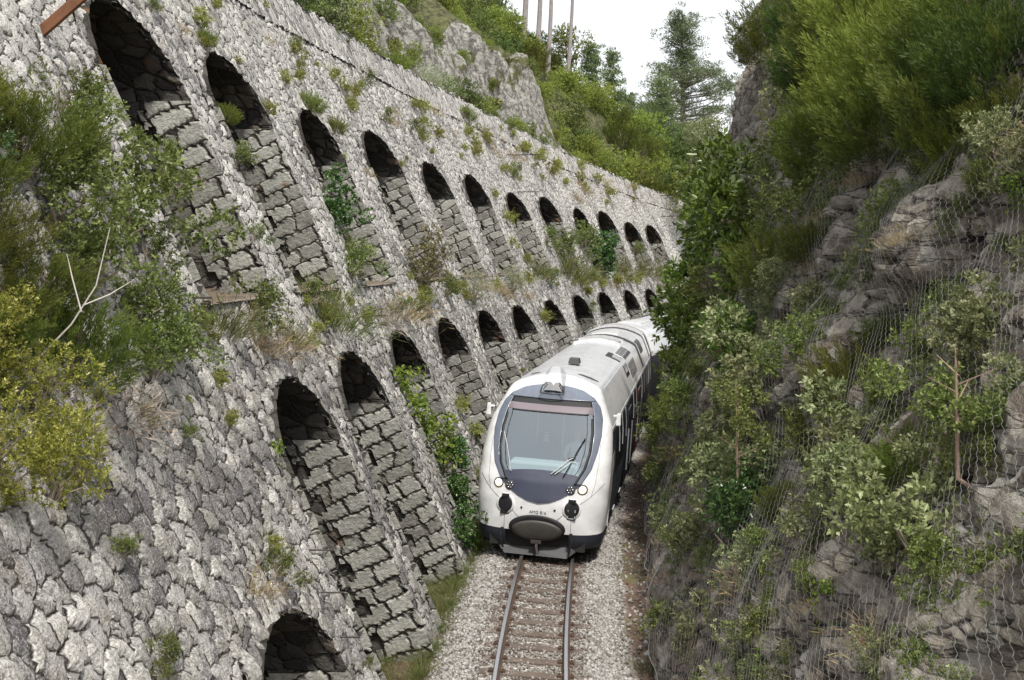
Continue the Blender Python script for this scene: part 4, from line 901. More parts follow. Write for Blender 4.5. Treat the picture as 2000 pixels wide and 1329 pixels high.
def g_heath(nsh=215, tall=1.0):
    Ps = []; As = []; Rs = []; Ls = []
    for i in range(nsh):
        a = rng.uniform(0, 6.283); el = rng.uniform(0, 1) ** .8; rr = .36 * math.sqrt(rng.random())
        b = np.array([rr * math.cos(a), rr * math.sin(a), rng.uniform(.02, .48) * tall * (1 - .5 * rr)])
        out_ = np.array([math.cos(a), math.sin(a), 0]) * (rr * 1.5 + .12) + np.array([0, 0, 1.0]) + rng.normal(size=3) * .16; d = unit(out_); ln = rng.uniform(.15, .33)
        k = 66; t = rng.random(k) ** .8; rad_ = .034 * (1 - t * .75); ph = rng.uniform(0, 6.283, k)
        e1 = unit(np.cross(d, [0.3, 1, .2])); e2 = np.cross(d, e1); rv = np.cos(ph)[:, None] * e1 + np.sin(ph)[:, None] * e2
        Ps.append(b + d * (t * ln)[:, None] + rv * rad_[:, None] * .6); As.append(d * .9 + rv * (1.0 - .6 * t)[:, None]); Rs.append(.15 + .6 * t * rng.uniform(.5, 1.2) + rng.normal(size=k) * .08); Ls.append(np.full(k, .045))
    P = np.concatenate(Ps); return leafmesh(P, np.concatenate(As), np.concatenate(Ls), .0062, .1, np.concatenate(Rs))
def g_leafy(nr=330, per=7, ln=.06, wd_=.028, lob=None, up=.35, flat=0.):
    lob = lob or lobes(9); Ps = []; As = []; Rs = []
    wts = np.array([r ** 2 for _, r in lob]); idx = rng.choice(len(lob), nr, p=wts / wts.sum())
    for i in idx:
        c_, r = lob[i]; d = ball(1)[0]; d[2] = d[2] * (1 - flat); q = c_ + d * r * rng.uniform(.55, 1.08); q[2] = max(q[2], .02)
        ax = unit(d + np.array([0, 0, up]) + rng.normal(size=3) * .3); k = per; ph = np.linspace(0, 6.283, k, endpoint=False) + rng.random() * 6; e1 = unit(np.cross(ax, [.2, .9, .4])); e2 = np.cross(ax, e1)
        rv = np.cos(ph)[:, None] * e1 + np.sin(ph)[:, None] * e2; sp = rng.uniform(.3, 1.0, k)[:, None]
        Ps.append(q + ax * rng.uniform(-.03, .03, k)[:, None]); As.append(ax * (1 - .6 * sp) + rv * sp); Rs.append(rng.uniform(.0, .55) + rng.random(k) * .35 + .12 * q[2])
    P = np.concatenate(Ps); return leafmesh(P, np.concatenate(As), ln * rng.uniform(.6, 1.15, len(P)), wd_, .3, np.concatenate(Rs))
def g_vine():
    Ps = []; As = []
    for i in range(16):
        x0, y0 = rng.normal(size=2) * .16; k = 46; t = rng.random(k) * rng.uniform(.5, 1.0)
        Ps.append(np.stack([x0 + .1 * np.sin(t * 5 + i) + rng.normal(size=k) * .03, y0 - .1 * t + rng.normal(size=k) * .05, .35 - t], -1)); A = ball(k); A[:, 2] -= .3; As.append(A)
    P = np.concatenate(Ps); return leafmesh(P, np.concatenate(As), .075, .04, .25)
def g_grass(nb=240, ln=(.35, .8), spread=.22):
    P = np.stack([rng.normal(size=nb) * spread, rng.normal(size=nb) * spread, np.zeros(nb)], -1); A = np.stack([P[:, 0] * 1.4 + rng.normal(size=nb) * .25, P[:, 1] * 1.4 + rng.normal(size=nb) * .25, np.ones(nb)], -1)
    A = unit(A); l = rng.uniform(*ln, nb); V1, F1, r1 = leafmesh(P, A, l * .7, .014, .0); P2 = P + A * (l * .62)[:, None]; A2 = A + np.stack([A[:, 0], A[:, 1], -.6 * np.ones(nb)], -1) * .8
    V2, F2, r2 = leafmesh(P2, A2, l * .5, .011, .0); return np.concatenate([V1, V2]), np.concatenate([F1, F2 + len(V1)]), np.concatenate([r1, r2])
def g_tuft():
    V1, F1, r1 = g_grass(70, (.3, .75), .12); V2, F2, r2 = g_leafy(60, 5, .11, .05, lobes(4, .22, (.12, .22), .3, .12)); return np.concatenate([V1, V2]), np.concatenate([F1, F2 + len(V1)]), np.concatenate([r1, r2])
def g_twig():
    Ps = []; As = []; Ls = []
    for i in range(420):
        d = ball(1)[0]; d[2] = abs(d[2]); q = d * rng.uniform(.05, .45); Ps.append(q); As.append(d + rng.normal(size=3) * .7); Ls.append(rng.uniform(.1, .35))
    return leafmesh(np.array(Ps), np.array(As), np.array(Ls), .010, 0)
def stemmesh(k=9, h=.5, r=.016, spread=.3):
    mb = MB()
    for i in range(k):
        a = random.uniform(0, 6.28); s = random.uniform(.3, 1) * spread; e = Vector((math.cos(a) * s, math.sin(a) * s, h * random.uniform(.6, 1.1)))
        mb.tube([(0, 0, -.12), e * .35 + Vector((random.gauss(0, .02), random.gauss(0, .02), .03)), e * .7 + Vector((random.gauss(0, .03), random.gauss(0, .03), 0)), e], [r, r * .8, r * .55, r * .25], 5)
    return mb
GEN = {'heath': lambda: g_heath(), 'heath_dark': lambda: g_heath(), 'heath_bright': lambda: g_heath(), 'heath_olive': lambda: g_heath(160),
       'laurel': lambda: g_leafy(420, 8, .068, .027), 'laurel_dark': lambda: g_leafy(480, 7, .058, .026), 'small': lambda: g_leafy(420, 6, .05, .022, lobes(13, .34, (.10, .2), .42, .3)),
       'pale': lambda: g_leafy(330, 7, .062, .028, lobes(12, .36, (.10, .2), .45, .32)), 'bigpale': lambda: g_leafy(430, 6, .058, .028, lobes(13, .40, (.08, .17), .42, .34)), 'vine': g_vine,
       'ivy': lambda: g_leafy(330, 5, .065, .04, lobes(12, .34, (.10, .2), .45, .42), 0.), 'spurge': lambda: g_leafy(620, 8, .036, .014, lobes(14, .36, (.10, .2), .45, .3), 1.1),
       'grass': g_grass, 'dry': lambda: g_grass(170, (.2, .6), .25), 'brown': lambda: g_leafy(420, 5, .05, .02, lobes(10, .25, (.14, .24), .5, .35)), 'grey': lambda: g_leafy(480, 6, .035, .012, lobes(7, .22, (.18, .25), .35, .2)),
       'twig': g_twig, 'tuft': g_tuft, 'hill': lambda: g_leafy(800, 6, .042, .024, lobes(12, .30, (.15, .26), .42, .26)), 'hill_dark': lambda: g_leafy(800, 6, .04, .024, lobes(11, .30, (.15, .26), .45, .28))}
NAME = {'heath': 'heath_bush', 'heath_dark': 'heath_bush', 'heath_bright': 'heath_bush', 'heath_olive': 'heath_bush', 'laurel': 'laurel_bush', 'laurel_dark': 'laurel_bush', 'small': 'leafy_shrub', 'pale': 'pale_shrub', 'bigpale': 'oak_sapling', 'vine': 'trailing_plant', 'ivy': 'ivy_clump',
        'spurge': 'yellow_green_shrub', 'grass': 'grass_tuft', 'dry': 'dry_grass_tuft', 'brown': 'brown_shrub', 'grey': 'grey_shrub', 'twig': 'twiggy_shrub', 'tuft': 'wall_plant', 'hill': 'hillside_bush', 'hill_dark': 'hillside_bush'}
NOSTEM = {'grass', 'dry', 'vine', 'tuft', 'twig'}
PROTO = {}
for k_ in GEN:
    PROTO[k_] = []
    for v_ in range(3 if k_ in ('heath', 'small', 'hill', 'tuft', 'pale', 'heath_bright', 'laurel') else 2):
        V, F, r = GEN[k_](); me = mk('tmp', V, F, M['twig'] if k_ == 'twig' else M[k_], attr=r); d = me.data; bpy.data.objects.remove(me)
        sm = None
        if k_ not in NOSTEM: q = stemmesh().build('tmp', M['bark' if 'heath' in k_ or k_ in ('hill', 'hill_dark') else 'twig']); sm = q.data; bpy.data.objects.remove(q)
        PROTO[k_].append((d, sm))
cnt = {}
def plant(kind, loc, size, tilt_axis=None, tilt=0., label=None, group=None, sz=1.0, var=None):
    fm, sm = PROTO[kind][random.randrange(len(PROTO[kind])) if var is None else var]; nm = NAME[kind]
    R = Matrix.Rotation(random.uniform(0, 6.283), 4, 'Z')
    if tilt: R = Matrix.Rotation(tilt, 4, tilt_axis) @ R
    Mx = Matrix.Translation(loc) @ R @ Matrix.Diagonal((size, size, size * sz, 1))
    if sm is None: o = bpy.data.objects.new(nm, fm); COL.objects.link(o)
    else:
        o = bpy.data.objects.new(nm, None); COL.objects.link(o)
        f = bpy.data.objects.new('foliage', fm); f.parent = o; COL.objects.link(f); s = bpy.data.objects.new('stem', sm); s.parent = o; COL.objects.link(s)
    o.matrix_basis = Mx; tag(o, label, 'plant' if kind in NOSTEM else 'shrub', group); return o
PLANTS_R=[('heath',30.9,11.6,1.61),('heath_dark',23.8,9.6,1.25),('heath',21.4,9.7,1.40),('heath_dark',27.5,11.3,1.32),('heath',19.3,7.6,1.28),('heath',21.2,8.4,1.12),('heath_bright',18.2,8.4,1.37),('heath_bright',16.6,8.5,1.32),('heath',16.5,7.6,1.10),('heath',15.1,8.4,1.13),('heath',13.5,7.5,1.14),('heath_dark',12.7,7.8,1.02),('heath',12.1,7.2,0.65),('heath_bright',13.2,7.0,0.65),('heath',14.0,6.8,0.50),('heath',14.1,8.6,0.99),('heath_bright',19.6,9.6,1.28),('heath_dark',14.7,7.7,0.98),('heath',14.5,6.3,0.58),('small',13.8,6.2,0.56),('pale',24.9,9.6,0.87),('pale',23.2,8.6,0.81),('small',23.0,8.0,0.81),('small',19.4,6.6,0.95),('heath',17.5,6.0,0.63),('heath_olive',19.8,5.6,0.97),('heath_olive',16.1,5.8,0.36),('small',24.0,6.8,0.64),('small',17.6,7.0,0.70),('heath',20.5,7.3,0.64),('laurel',25.2,6.1,1.68),('laurel',30.1,5.2,1.75),('laurel',34.2,6.7,1.21),('laurel',30.8,4.1,1.65),('laurel',24.4,4.9,1.42),('pale',22.2,4.4,1.19),('laurel',28.0,3.3,1.38),('laurel',19.7,3.9,0.98),('heath_olive',24.5,2.5,0.9),('small',23.4,2.8,0.95),('small',24.7,2.1,0.89),('small',24.2,1.3,0.77),('pale',16.9,4.1,0.99),('pale',16.4,3.5,0.97),('pale',17.5,2.7,0.87),('pale',15.3,2.5,0.84),('laurel_dark',14.4,2.2,0.86),('laurel_dark',17.1,2.4,0.70),('heath',13.3,2.9,0.43),('small',12.5,2.7,0.35),('heath',13.4,4.9,0.45),('heath_olive',13.4,4.3,0.73),('small',14.6,4.5,0.60),('small',11.9,4.1,0.60),('pale',12.1,3.8,0.72),('pale',11.8,3.4,0.71),('pale',10.9,3.5,0.55),('vine',11.7,3.1,0.43),('vine',11.5,2.7,0.32),('vine',10.3,2.9,0.24),('heath',10.2,3.9,0.56),('heath_olive',10.4,3.6,0.38),('bigpale',9.2,3.4,0.77),('bigpale',9.3,3.8,0.51),('small',11.4,5.3,0.41),('small',11.5,4.7,0.52),('small',10.8,4.9,0.44),('pale',9.9,5.3,0.58),('pale',9.8,4.9,0.54),('pale',9.1,4.6,0.46),('small',9.3,4.2,0.47),('small',8.8,4.2,0.32),('vine',12.4,2.3,0.51),('vine',13.3,2.0,0.37),('vine',10.9,1.9,0.35),('small',19.7,1.0,0.41),('small',7.8,3.5,0.22),('small',8.7,2.5,0.24),('small',8.4,3.8,0.19),('small',11.7,2.2,0.24),('small',27.2,7.6,0.72),('small',31.3,8.5,0.69),('small',23.6,7.5,0.73),('small',35.7,8.2,0.94),('heath_olive',38.6,9.1,0.85),('small',16.1,5.3,0.43),('small',11.7,6.2,0.26),('heath',11.4,6.6,0.41),('small',10.0,4.6,0.27),('small',16.0,5.0,0.36),('small',13.9,3.5,0.38),('heath_dark',16.0,7.2,0.43),('small',14.9,6.1,0.40)]
PLANTS_W=[('heath_bright',10.5,7.2,0.62),('heath',11.3,6.9,0.97),('heath',9.9,6.5,0.67),('heath_olive',9.6,6.0,0.74),('heath',10.2,5.6,0.70),('heath',10.3,5.1,0.89),('heath_olive',9.6,5.5,0.52),('heath',9.2,5.3,0.46),('small',12.7,7.1,0.75),('small',13.1,6.3,1.14),('small',11.3,6.3,0.92),('small',11.4,5.8,0.88),('small',12.3,5.3,0.79),('laurel_dark',9.9,6.6,0.53),('small',12.1,4.9,0.77),('twig',11.0,4.6,0.75),('twig',9.8,4.6,0.54),('small',13.0,4.9,0.48),('small',12.8,7.5,0.58),('spurge',8.3,5.2,0.71),('spurge',8.7,4.8,0.78),('spurge',7.7,4.6,0.73),('spurge',8.1,4.3,0.66),('spurge',7.4,4.4,0.52),('spurge',8.8,4.5,0.46),('small',14.3,6.8,0.39),('small',13.3,5.9,0.49),('small',14.5,7.2,0.33),('ivy',23.3,7.1,0.97),('ivy',23.2,6.4,0.85),('small',22.5,5.7,0.83),('heath_bright',25.0,9.3,0.58),('heath_bright',18.4,8.2,0.38),('small',18.1,7.5,0.46),('heath_bright',26.5,9.0,0.49),('grass',13.9,5.1,0.57),('grass',19.5,4.9,0.81),('small',15.2,5.2,0.70),('dry',15.1,4.8,0.56),('grass',16.6,4.7,0.38),('twig',23.6,4.8,0.98),('brown',28.6,5.4,1.06),('small',31.0,5.0,0.72),('grey',34.0,4.8,0.94),('dry',25.2,4.8,0.81),('grey',40.0,4.9,0.92),('dry',36.3,5.1,0.67),('grass',44.9,5.4,0.83),('small',51.5,6.0,1.65),('small',54.5,6.8,1.50),('ivy',56.0,6.0,1.79),('ivy',56.5,5.4,1.29),('grass',50.1,5.4,1.38),('grass',59.3,5.4,1.08),('grass',63.5,5.3,1.01),('grass',66.6,5.1,1.21),('small',64.0,6.4,0.87),('vine',22.9,3.2,0.74),('vine',23.0,2.6,0.75),('vine',23.1,2.1,0.86),('ivy',23.3,1.6,0.76),('ivy',23.0,0.6,0.96),('ivy',22.3,0.3,0.83),('grass',23.0,-0.1,0.64),('vine',13.8,3.4,0.32),('small',48.8,6.8,0.90),('dry',11.1,2.6,0.36),('small',11.9,2.5,0.39),('small',8.6,3.6,0.24),('small',8.4,2.8,0.31),('dry',16.6,4.7,0.46),('twig',15.0,4.8,0.55),('heath_bright',19.2,9.6,0.35),('small',17.1,6.2,0.31),('small',18.7,5.2,0.52),('grass',23.1,6.1,0.43)]

def tang(u): x, y, t = track(u); return Vector((math.sin(t), math.cos(t), 0))
LW = {}
DESC = {'heath': 'green feathery heath bush', 'heath_dark': 'dark feathery heath bush', 'heath_bright': 'bright yellow-green heath bush', 'heath_olive': 'olive feathery heath bush', 'laurel': 'glossy laurel bush', 'laurel_dark': 'dark dense evergreen bush',
        'small': 'small-leaved green shrub', 'pale': 'pale leafy shrub', 'bigpale': 'pale broad-leaved oak sapling', 'vine': 'bright trailing plant', 'ivy': 'dark glossy ivy clump', 'spurge': 'yellow-green pale-tipped shrub', 'grass': 'tuft of long green grass',
        'dry': 'tuft of straw-coloured dry grass', 'brown': 'olive-brown twiggy shrub', 'grey': 'grey-green rounded shrub', 'twig': 'bare twiggy grey shrub', 'tuft': 'small yellow-green plant', 'hill': 'bright green rounded bush', 'hill_dark': 'dark green rounded bush'}
def where_w(u, z):
    if z > 8.9: return 'above the upper arches'
    if z > 5.75: return 'beside an upper arch'
    if z > 4.3: return 'on the ledge between the arch rows'
    if z > .7: return 'beside a lower arch'
    return 'at the wall foot'
def where_r(u, z):
    a = 'top of the cutting' if z > 6.6 else ('middle netted rock' if z > 3.2 else 'lower netted rock')
    return a + (' far along' if u > 22 else (' midway' if u > 14 else ' nearby'))
for k_, u, z, d in PLANTS_W:
    if u < 13.5 and z > 4.4: u -= 1.05 if k_ != 'spurge' else .4
    nearwall = 5.0 < z < 7.4 and u < 13
    o_ = ofront(z) + (-.02 if not (z < 4.1 and k_ in ('vine',)) else 0.)
    if k_ == 'ivy' and z > 6: o_ += .3
    if k_ == 'vine' and z < 4: o_ += .12; d *= 1.45
    p = Vector(pos(u, o_, z - .32 * d * (0 if k_ == 'vine' else 1)))
    plant(k_, p, d * (1.12 if k_ == 'spurge' else (1.3 if u < 15 and 4 < z < 8 and d > .4 else (1.6 if k_ in ('grass', 'dry', 'grey', 'brown') else 1.25))), tang(u), rad(22 if z > .6 else 5) * (0 if k_ == 'vine' else 1), DESC[k_] + ' ' + where_w(u, z), NAME[k_].replace('_', ' ') + ' growth ' + where_w(u, z))
for k_, u, z, d in PLANTS_R:
    bo = float(bank_o(np.array([u]), np.array([max(z, 0.)]))[0]) if z > 0 else 1.9
    hv = k_.startswith('heath')
    p = Vector(pos(u, -(bo + (.06 if hv else .08) + (.25 if k_ == 'laurel' and u > 22 else 0)), z - (.42 if hv else .34) * d * (0 if k_ == 'vine' else 1)))
    plant(k_, p, d * (1.75 if hv else 1.75) * ((1.15 if k_ == 'laurel' else .85) if u > 21.5 else 1), tang(u), -rad(18) * (0 if k_ == 'vine' else 1), DESC[k_] + ' on the ' + where_r(u, z), NAME[k_].replace('_', ' ') + ' growth on the ' + where_r(u, z), sz=1.15 if hv else 1.0)
# extra growth along the top of the cutting
for i in range(60):
    u = 9.5 + 17 * rng.random() ** .8; z = float(np.interp(u, [9, 20, 38], [7.6, 9.2, 12.0])) + rng.uniform(-.2, 3.2); z = min(z, float(ztR(u)) - .1)
    k_ = ['heath', 'heath', 'heath_dark', 'heath_bright', 'small', 'heath_olive'][int(rng.integers(6))]; d = rng.uniform(.7, 1.25) * (1.25 if u > 20 else 1)
    p = Vector(pos(u, -float(bank_o(np.array([u]), np.array([z]))[0]) - .03, z - .3 * d)); plant(k_, p, d, tang(u), -rad(14), DESC[k_] + ' in the cutting-top thicket' + where_r(u, 8)[18:], 'thicket along the top of the rock cutting', sz=1.15)
# low weeds under the net
for i in range(290):
    u = 6.5 + 26 * rng.random() ** 1.3; z = rng.uniform(.3, 7.2); d = rng.uniform(.18, .62) * (1 + u / 40)
    k_ = ['small', 'vine', 'dry', 'pale', 'small', 'pale'][int(rng.integers(6))]
    p = Vector(pos(u, -float(bank_o(np.array([u]), np.array([z]))[0]) + .02, z - .1 * d)); plant(k_, p, d, tang(u), -rad(20), 'tiny weed, %s, growing through the rock netting' % DESC[k_], 'weeds growing through the netting')
# plants in the joints of the wall
def in_open(u, z):
    for a, b, zf, zs, zc in LOWO + UPPO:
        if a - .1 < u < b + .1 and zf - .1 < z < zc + .1: return True
    return False
i = 0
while i < 210:
    u = 8 + 62 * rng.random() ** 1.15; z = rng.uniform(.6, 11.4) if rng.random() < .3 else (rng.normal(10.4, .8) if rng.random() < .6 else rng.normal(5.0, .35))
    if in_open(u, z) or z < .4 or z > ztop(u) - .3: continue
    i += 1; k_ = 'tuft' if rng.random() < .72 else ('dry' if rng.random() < .6 else 'small'); d = rng.uniform(.18, .55) * (.7 + u / 50) * (.75 if u < 14 else 1)
    p = Vector(pos(u, ofront(z) + .0, z - .05)); plant(k_, p, d, tang(u), rad(38), 'small %s rooted in a joint of the stone wall' % {'tuft': 'yellow-green plant', 'dry': 'straw-coloured tuft', 'small': 'green sprig'}[k_], 'plants in the joints of the wall')
# grass at the foot of the wall and along the drain
V_, F_, A_ = [], [], []; off = 0
GM = [PROTO['grass'][i][0] for i in range(2)]
def mesh_arr(me):
    v = np.zeros(len(me.vertices) * 3); me.vertices.foreach_get('co', v); f = np.zeros(len(me.loops), int); me.loops.foreach_get('vertex_index', f); a = np.zeros(len(me.vertices)); me.attributes['rnd'].data.foreach_get('value', a); return v.reshape(-1, 3), f.reshape(-1, 3), a
GA = [mesh_arr(m_) for m_ in GM]; LA = [mesh_arr(PROTO['small'][i][0]) for i in range(2)]
def massobj(name, pts, sizes, srcs, mats, thin=1.0):
    V_, F_, A_, MI = [], [], [], []; off = 0
    for p, s in zip(pts, sizes):
        k = int(rng.integers(len(srcs))); v, f, a = srcs[k]
        if thin < 1: nf = len(f) // 2; kk = rng.random(nf) < thin; f = np.concatenate([f[:nf][kk], f[nf:2 * nf][kk]])
        t = rng.uniform(0, 6.283); R = np.array([[math.cos(t), -math.sin(t), 0], [math.sin(t), math.cos(t), 0], [0, 0, 1]]); V_.append(v @ R.T * s + p); F_.append(f + off); A_.append(a); off += len(v)
    return mk(name, np.concatenate(V_), np.concatenate(F_), mats, attr=np.concatenate(A_))
us = 12.6 + 13 * rng.random(210); os_ = np.where(rng.random(210) < .5, rng.uniform(1.5, 1.68, 210), rng.uniform(1.6, 3.2, 210)); o = massobj('grass', pos(us, os_, np.interp(os_, oG, prof) + .04), rng.uniform(.2, .5, 210), GA, M['grass'], .6); tag(o, kind='stuff')
plant('grass', Vector(pos(16.6, -1.75, -.30)), .5, None, 0, 'lone bright green grass clump on the ballast at the foot of the rock cutting', None, .6)
# shrubs along the top of the wall and on the slope behind it
TOP = [('pale', 31.3, 2.3), ('small', 30.0, 1.8), ('hill', 33.6, 2.0), ('hill', 35.0, 1.8), ('heath_bright', 36.2, 1.2), ('heath_bright', 38.8, 1.5), ('grey', 41.2, 1.7), ('grey', 42.8, 1.9), ('small', 44.3, 1.5), ('hill_dark', 47.0, 1.9), ('hill', 48.8, 1.6), ('small', 50.5, 1.2), ('hill', 53.5, 1.5), ('small', 55.2, 1.5), ('small', 57.0, 1.2), ('laurel_dark', 28.6, 1.9), ('hill_dark', 32.4, 2.3)]
for k_, u, d in TOP: plant(k_, Vector(pos(u, float(ofront(ztop(u))) + .75, float(ztop(u)) - .25)), d, tang(u), rad(6), DESC[k_] + ' just behind the parapet of the stone wall', 'shrubs behind the parapet')
def hbush(k_, u, q, d, lab): p = Vector(hill_pt(u, q)); p.z -= .22 * d; plant(k_, p, d, tang(u), rad(10), lab, 'bushes on the hillside above the wall', rng.uniform(.8, 1.25))
i = 0; taken = []
while i < 215:
    if rng.random() < .30: u = rng.uniform(27, 63); q = rng.uniform(4.2, 16)
    else: u = rng.uniform(62.5, 96); q = .3 + 15 * rng.random() ** 1.1
    d = rng.uniform(1.4, 2.9) * (1.0 if u < 63 else 1.15)
    if any((u - a) ** 2 + (q - b) ** 2 < (.38 * d) ** 2 for a, b in taken): continue
    taken.append((u, q)); i += 1; k_ = ['hill', 'hill', 'hill_dark', 'small', 'heath_olive', 'hill', 'heath'][int(rng.integers(7))]
    hbush(k_, u, q, d, DESC[k_] + ' in the scrub on the hillside above the wall')
for i in range(26):
    u = rng.uniform(36, 62); hbush(['small', 'hill', 'heath_olive'][i % 3], u, rng.uniform(.9, 3.6), rng.uniform(.6, 1.5), DESC[['small', 'hill', 'heath_olive'][i % 3]] + ' clinging to the pale rock face behind the parapet')
n_ = 340; us = np.concatenate([rng.uniform(27, 63, 110), rng.uniform(62, 98, 230)]); qs = np.concatenate([rng.uniform(3.6, 15, 110), rng.uniform(.1, 15, 230)])
o = massobj('undergrowth', np.stack([hill_pt(u, q) for u, q in zip(us, qs)]) - [0, 0, .3], rng.uniform(.8, 1.6, n_), LA, M['hill'], .5); tag(o, kind='stuff')

# ---- trees
def px(x, y, Y): s = 2200.0 / Y; return (x - 1000) / s, 5.85 - (y - 508) / s     # used once to read off tree heights
def tree_root(name, loc, label, cat='tree', group=None): return tag(empty(name, loc), label, cat, group)
def pine(loc, h, rc, label, group=None, bare=.35, dens=1.0, lean_=0., mat='pine', r0=.24, name='pine_tree', conic=0.):
    t = tree_root(name, loc, label, 'tree', group); mb = MB(); pts = []; k = 12
    for i in range(k + 1):
        f = i / k; pts.append(Vector((lean_ * f * h + .12 * math.sin(f * 5), .1 * math.sin(f * 4), f * h)))
    mb.tube(pts, [r0 * (1 - .85 * i / k) for i in range(k + 1)], 9); mb.build('trunk', M['bark_pine'], t)
    lm = MB(); Ps = []; As = []; nl = int(46 * dens)
    for i in range(nl):
        f = bare + (1 - bare) * (i + random.random()) / nl; f = min(f, .985); i0 = f * k; b = pts[int(i0)].lerp(pts[min(k, int(i0) + 1)], i0 - int(i0))
        a = random.uniform(0, 6.283); g = (f - bare) / (1 - bare); prof_ = (math.sin(min(1, g * 1.25 + .25) * 3.1416 * .8 + .35) if not conic else (1 - g) ** .8); L_ = rc * max(.16, prof_) * random.choice((.35, .6, .85, 1.0, 1.15))
        d = Vector((math.cos(a), math.sin(a), .18 + .5 * g)); e = b + d * L_ + Vector((0, 0, -.05 * L_ * L_ * .2)); mid = b.lerp(e, .5) + Vector((0, 0, -.06 * L_))
        lm.tube([b, mid, e], [r0 * .26 * (1 - .6 * g), r0 * .15, r0 * .05], 5)
        for q in range(int((3 + L_ * 1.6))):
            s = random.uniform(.4, 1.06); c_ = np.array(b.lerp(e, s)) + rng.normal(size=3) * np.array([.5, .5, .22]) * (.35 + .14 * rc); m_ = 52
            off_ = ball(m_) * rng.random((m_, 1)) ** .5 * np.array([.42, .42, .22]) * (.55 + .13 * rc); Ps.append(c_ + off_); As.append(off_ * 2 + np.array([0, 0, .3]) + rng.normal(size=(m_, 3)) * .25)
    lm.build('limbs', M['bark_pine'], t); P = np.concatenate(Ps); V, F, r = leafmesh(P, np.concatenate(As), .20 + .02 * rc, .06, .1); mk('crown', V, F, M[mat], t, attr=r); return t
X_, z_ = px(1328, 48, 105); pine((X_, 105, 11.5), z_ - 11.5, 5.2, 'tall spreading pine standing alone against the sky past the end of the wall', r0=.42, bare=.34, dens=2.1, lean_=.004)
X_, z_ = px(1292, 165, 94); pine((X_, 94, 10.5), z_ - 10.5, 2.6, 'soft pale green young pine just in front of the tall pine', mat='fir', bare=.1, conic=1, r0=.16, dens=1.5, name='young_pine_tree')
X_, z_ = px(1340, 250, 92); pine((X_, 92, 10.0), z_ - 10.0, 2.2, 'low pale green young pine to the right of the other young pine', mat='fir', bare=.1, conic=1, r0=.14, dens=1.1, name='young_pine_tree')
X_, z_ = px(1193, 112, 88); pine((X_, 88, 13.0), z_ - 13.0, 1.5, 'slender pointed conifer rising highest out of the scrub on the ridge', mat='fir', bare=.15, conic=1, r0=.12, name='conifer_tree')
X_, z_ = px(1155, 98, 84); pine((X_, 84, 14.0), z_ - 14.0, 1.4, 'small pointed conifer on the ridge nearest the bare pine trunks', mat='fir', bare=.15, conic=1, r0=.12, name='conifer_tree')
X_, z_ = px(1222, 190, 90); pine((X_, 90, 12.5), z_ - 12.5, 1.3, 'lowest pointed conifer on the ridge before the gap', mat='fir', bare=.15, conic=1, r0=.12, name='conifer_tree')
for (bx, by, tx, w, lab) in ((1013, 62, 1019, 15, 'thick leaning bare pine trunk, leftmost of the four on the ridge'), (1040, 75, 1046, 13, 'second bare pine trunk from the left on the ridge'), (1063, 80, 1068, 11, 'third bare pine trunk from the left on the ridge'), (1102, 75, 1108, 9, 'thinnest bare pine trunk, standing apart on the right of the four on the ridge')):
    Y_ = 80; X_, z_ = px(bx, by, Y_); pine((X_, Y_, z_ - 5.5), 21, 3.0, lab, 'bare pine trunks on the ridge', bare=.70, lean_=(tx - bx) / 70 * .6, r0=w / 55, dens=.7)
def oak(loc, s, label, k_='hill_dark', group=None):
    t = tree_root('broadleaf_tree', loc, label, 'tree', group); mb = MB(); mb.tube([(0, 0, -.5), (.05, 0, s * .3), (0, .05, s * .55)], [.032 * s, .026 * s, .012 * s], 8)
    for i in range(6): a = i * 1.05; mb.tube([(.03, 0, s * .28), (math.cos(a) * s * .2, math.sin(a) * s * .2, s * .55)], [.025 * s, .008 * s], 5)
    mb.build('trunk', M['bark'], t); V, F, r = g_leafy(1300, 6, .035, .02, lobes(16, .36, (.13, .24), .55, .38)); mk('crown', V * s, F, M[k_], t, attr=r); return t
for (x, y, Y_, s, k_, lab) in ((1112, 75, 84, 3.4, 'hill', 'small bright broadleaf tree on the skyline below the bare trunks'), (1335, 265, 84, 4.6, 'hill_dark', 'dark round broadleaf tree below the tall pine'), (1300, 275, 88, 3.6, 'hill_dark', 'dark broadleaf tree beside the young pine'), (1262, 235, 90, 3.6, 'hill', 'broadleaf tree at the low end of the ridge'), (1372, 250, 70, 3.2, 'pale', 'thin pale tree against the sky beside the rock cutting'), (1245, 215, 92, 3.0, 'hill_dark', 'dark small tree on the ridge before the young pine'),
                               (1385, 290, 62, 2.8, 'pale', 'pale bush-like tree nearest the edge of the rock cutting'), (1310, 330, 78, 3.6, 'hill_dark', 'dark green tree right behind the end of the wall'), (1345, 340, 74, 3.4, 'hill', 'bright green tree hanging over the end of the wall'), (1285, 320, 80, 3.2, 'hill', 'bright bushy tree over the last stretch of parapet')):
    X_, z_ = px(x, y, Y_); oak((X_, Y_, z_ - s * .92), s, lab, k_)
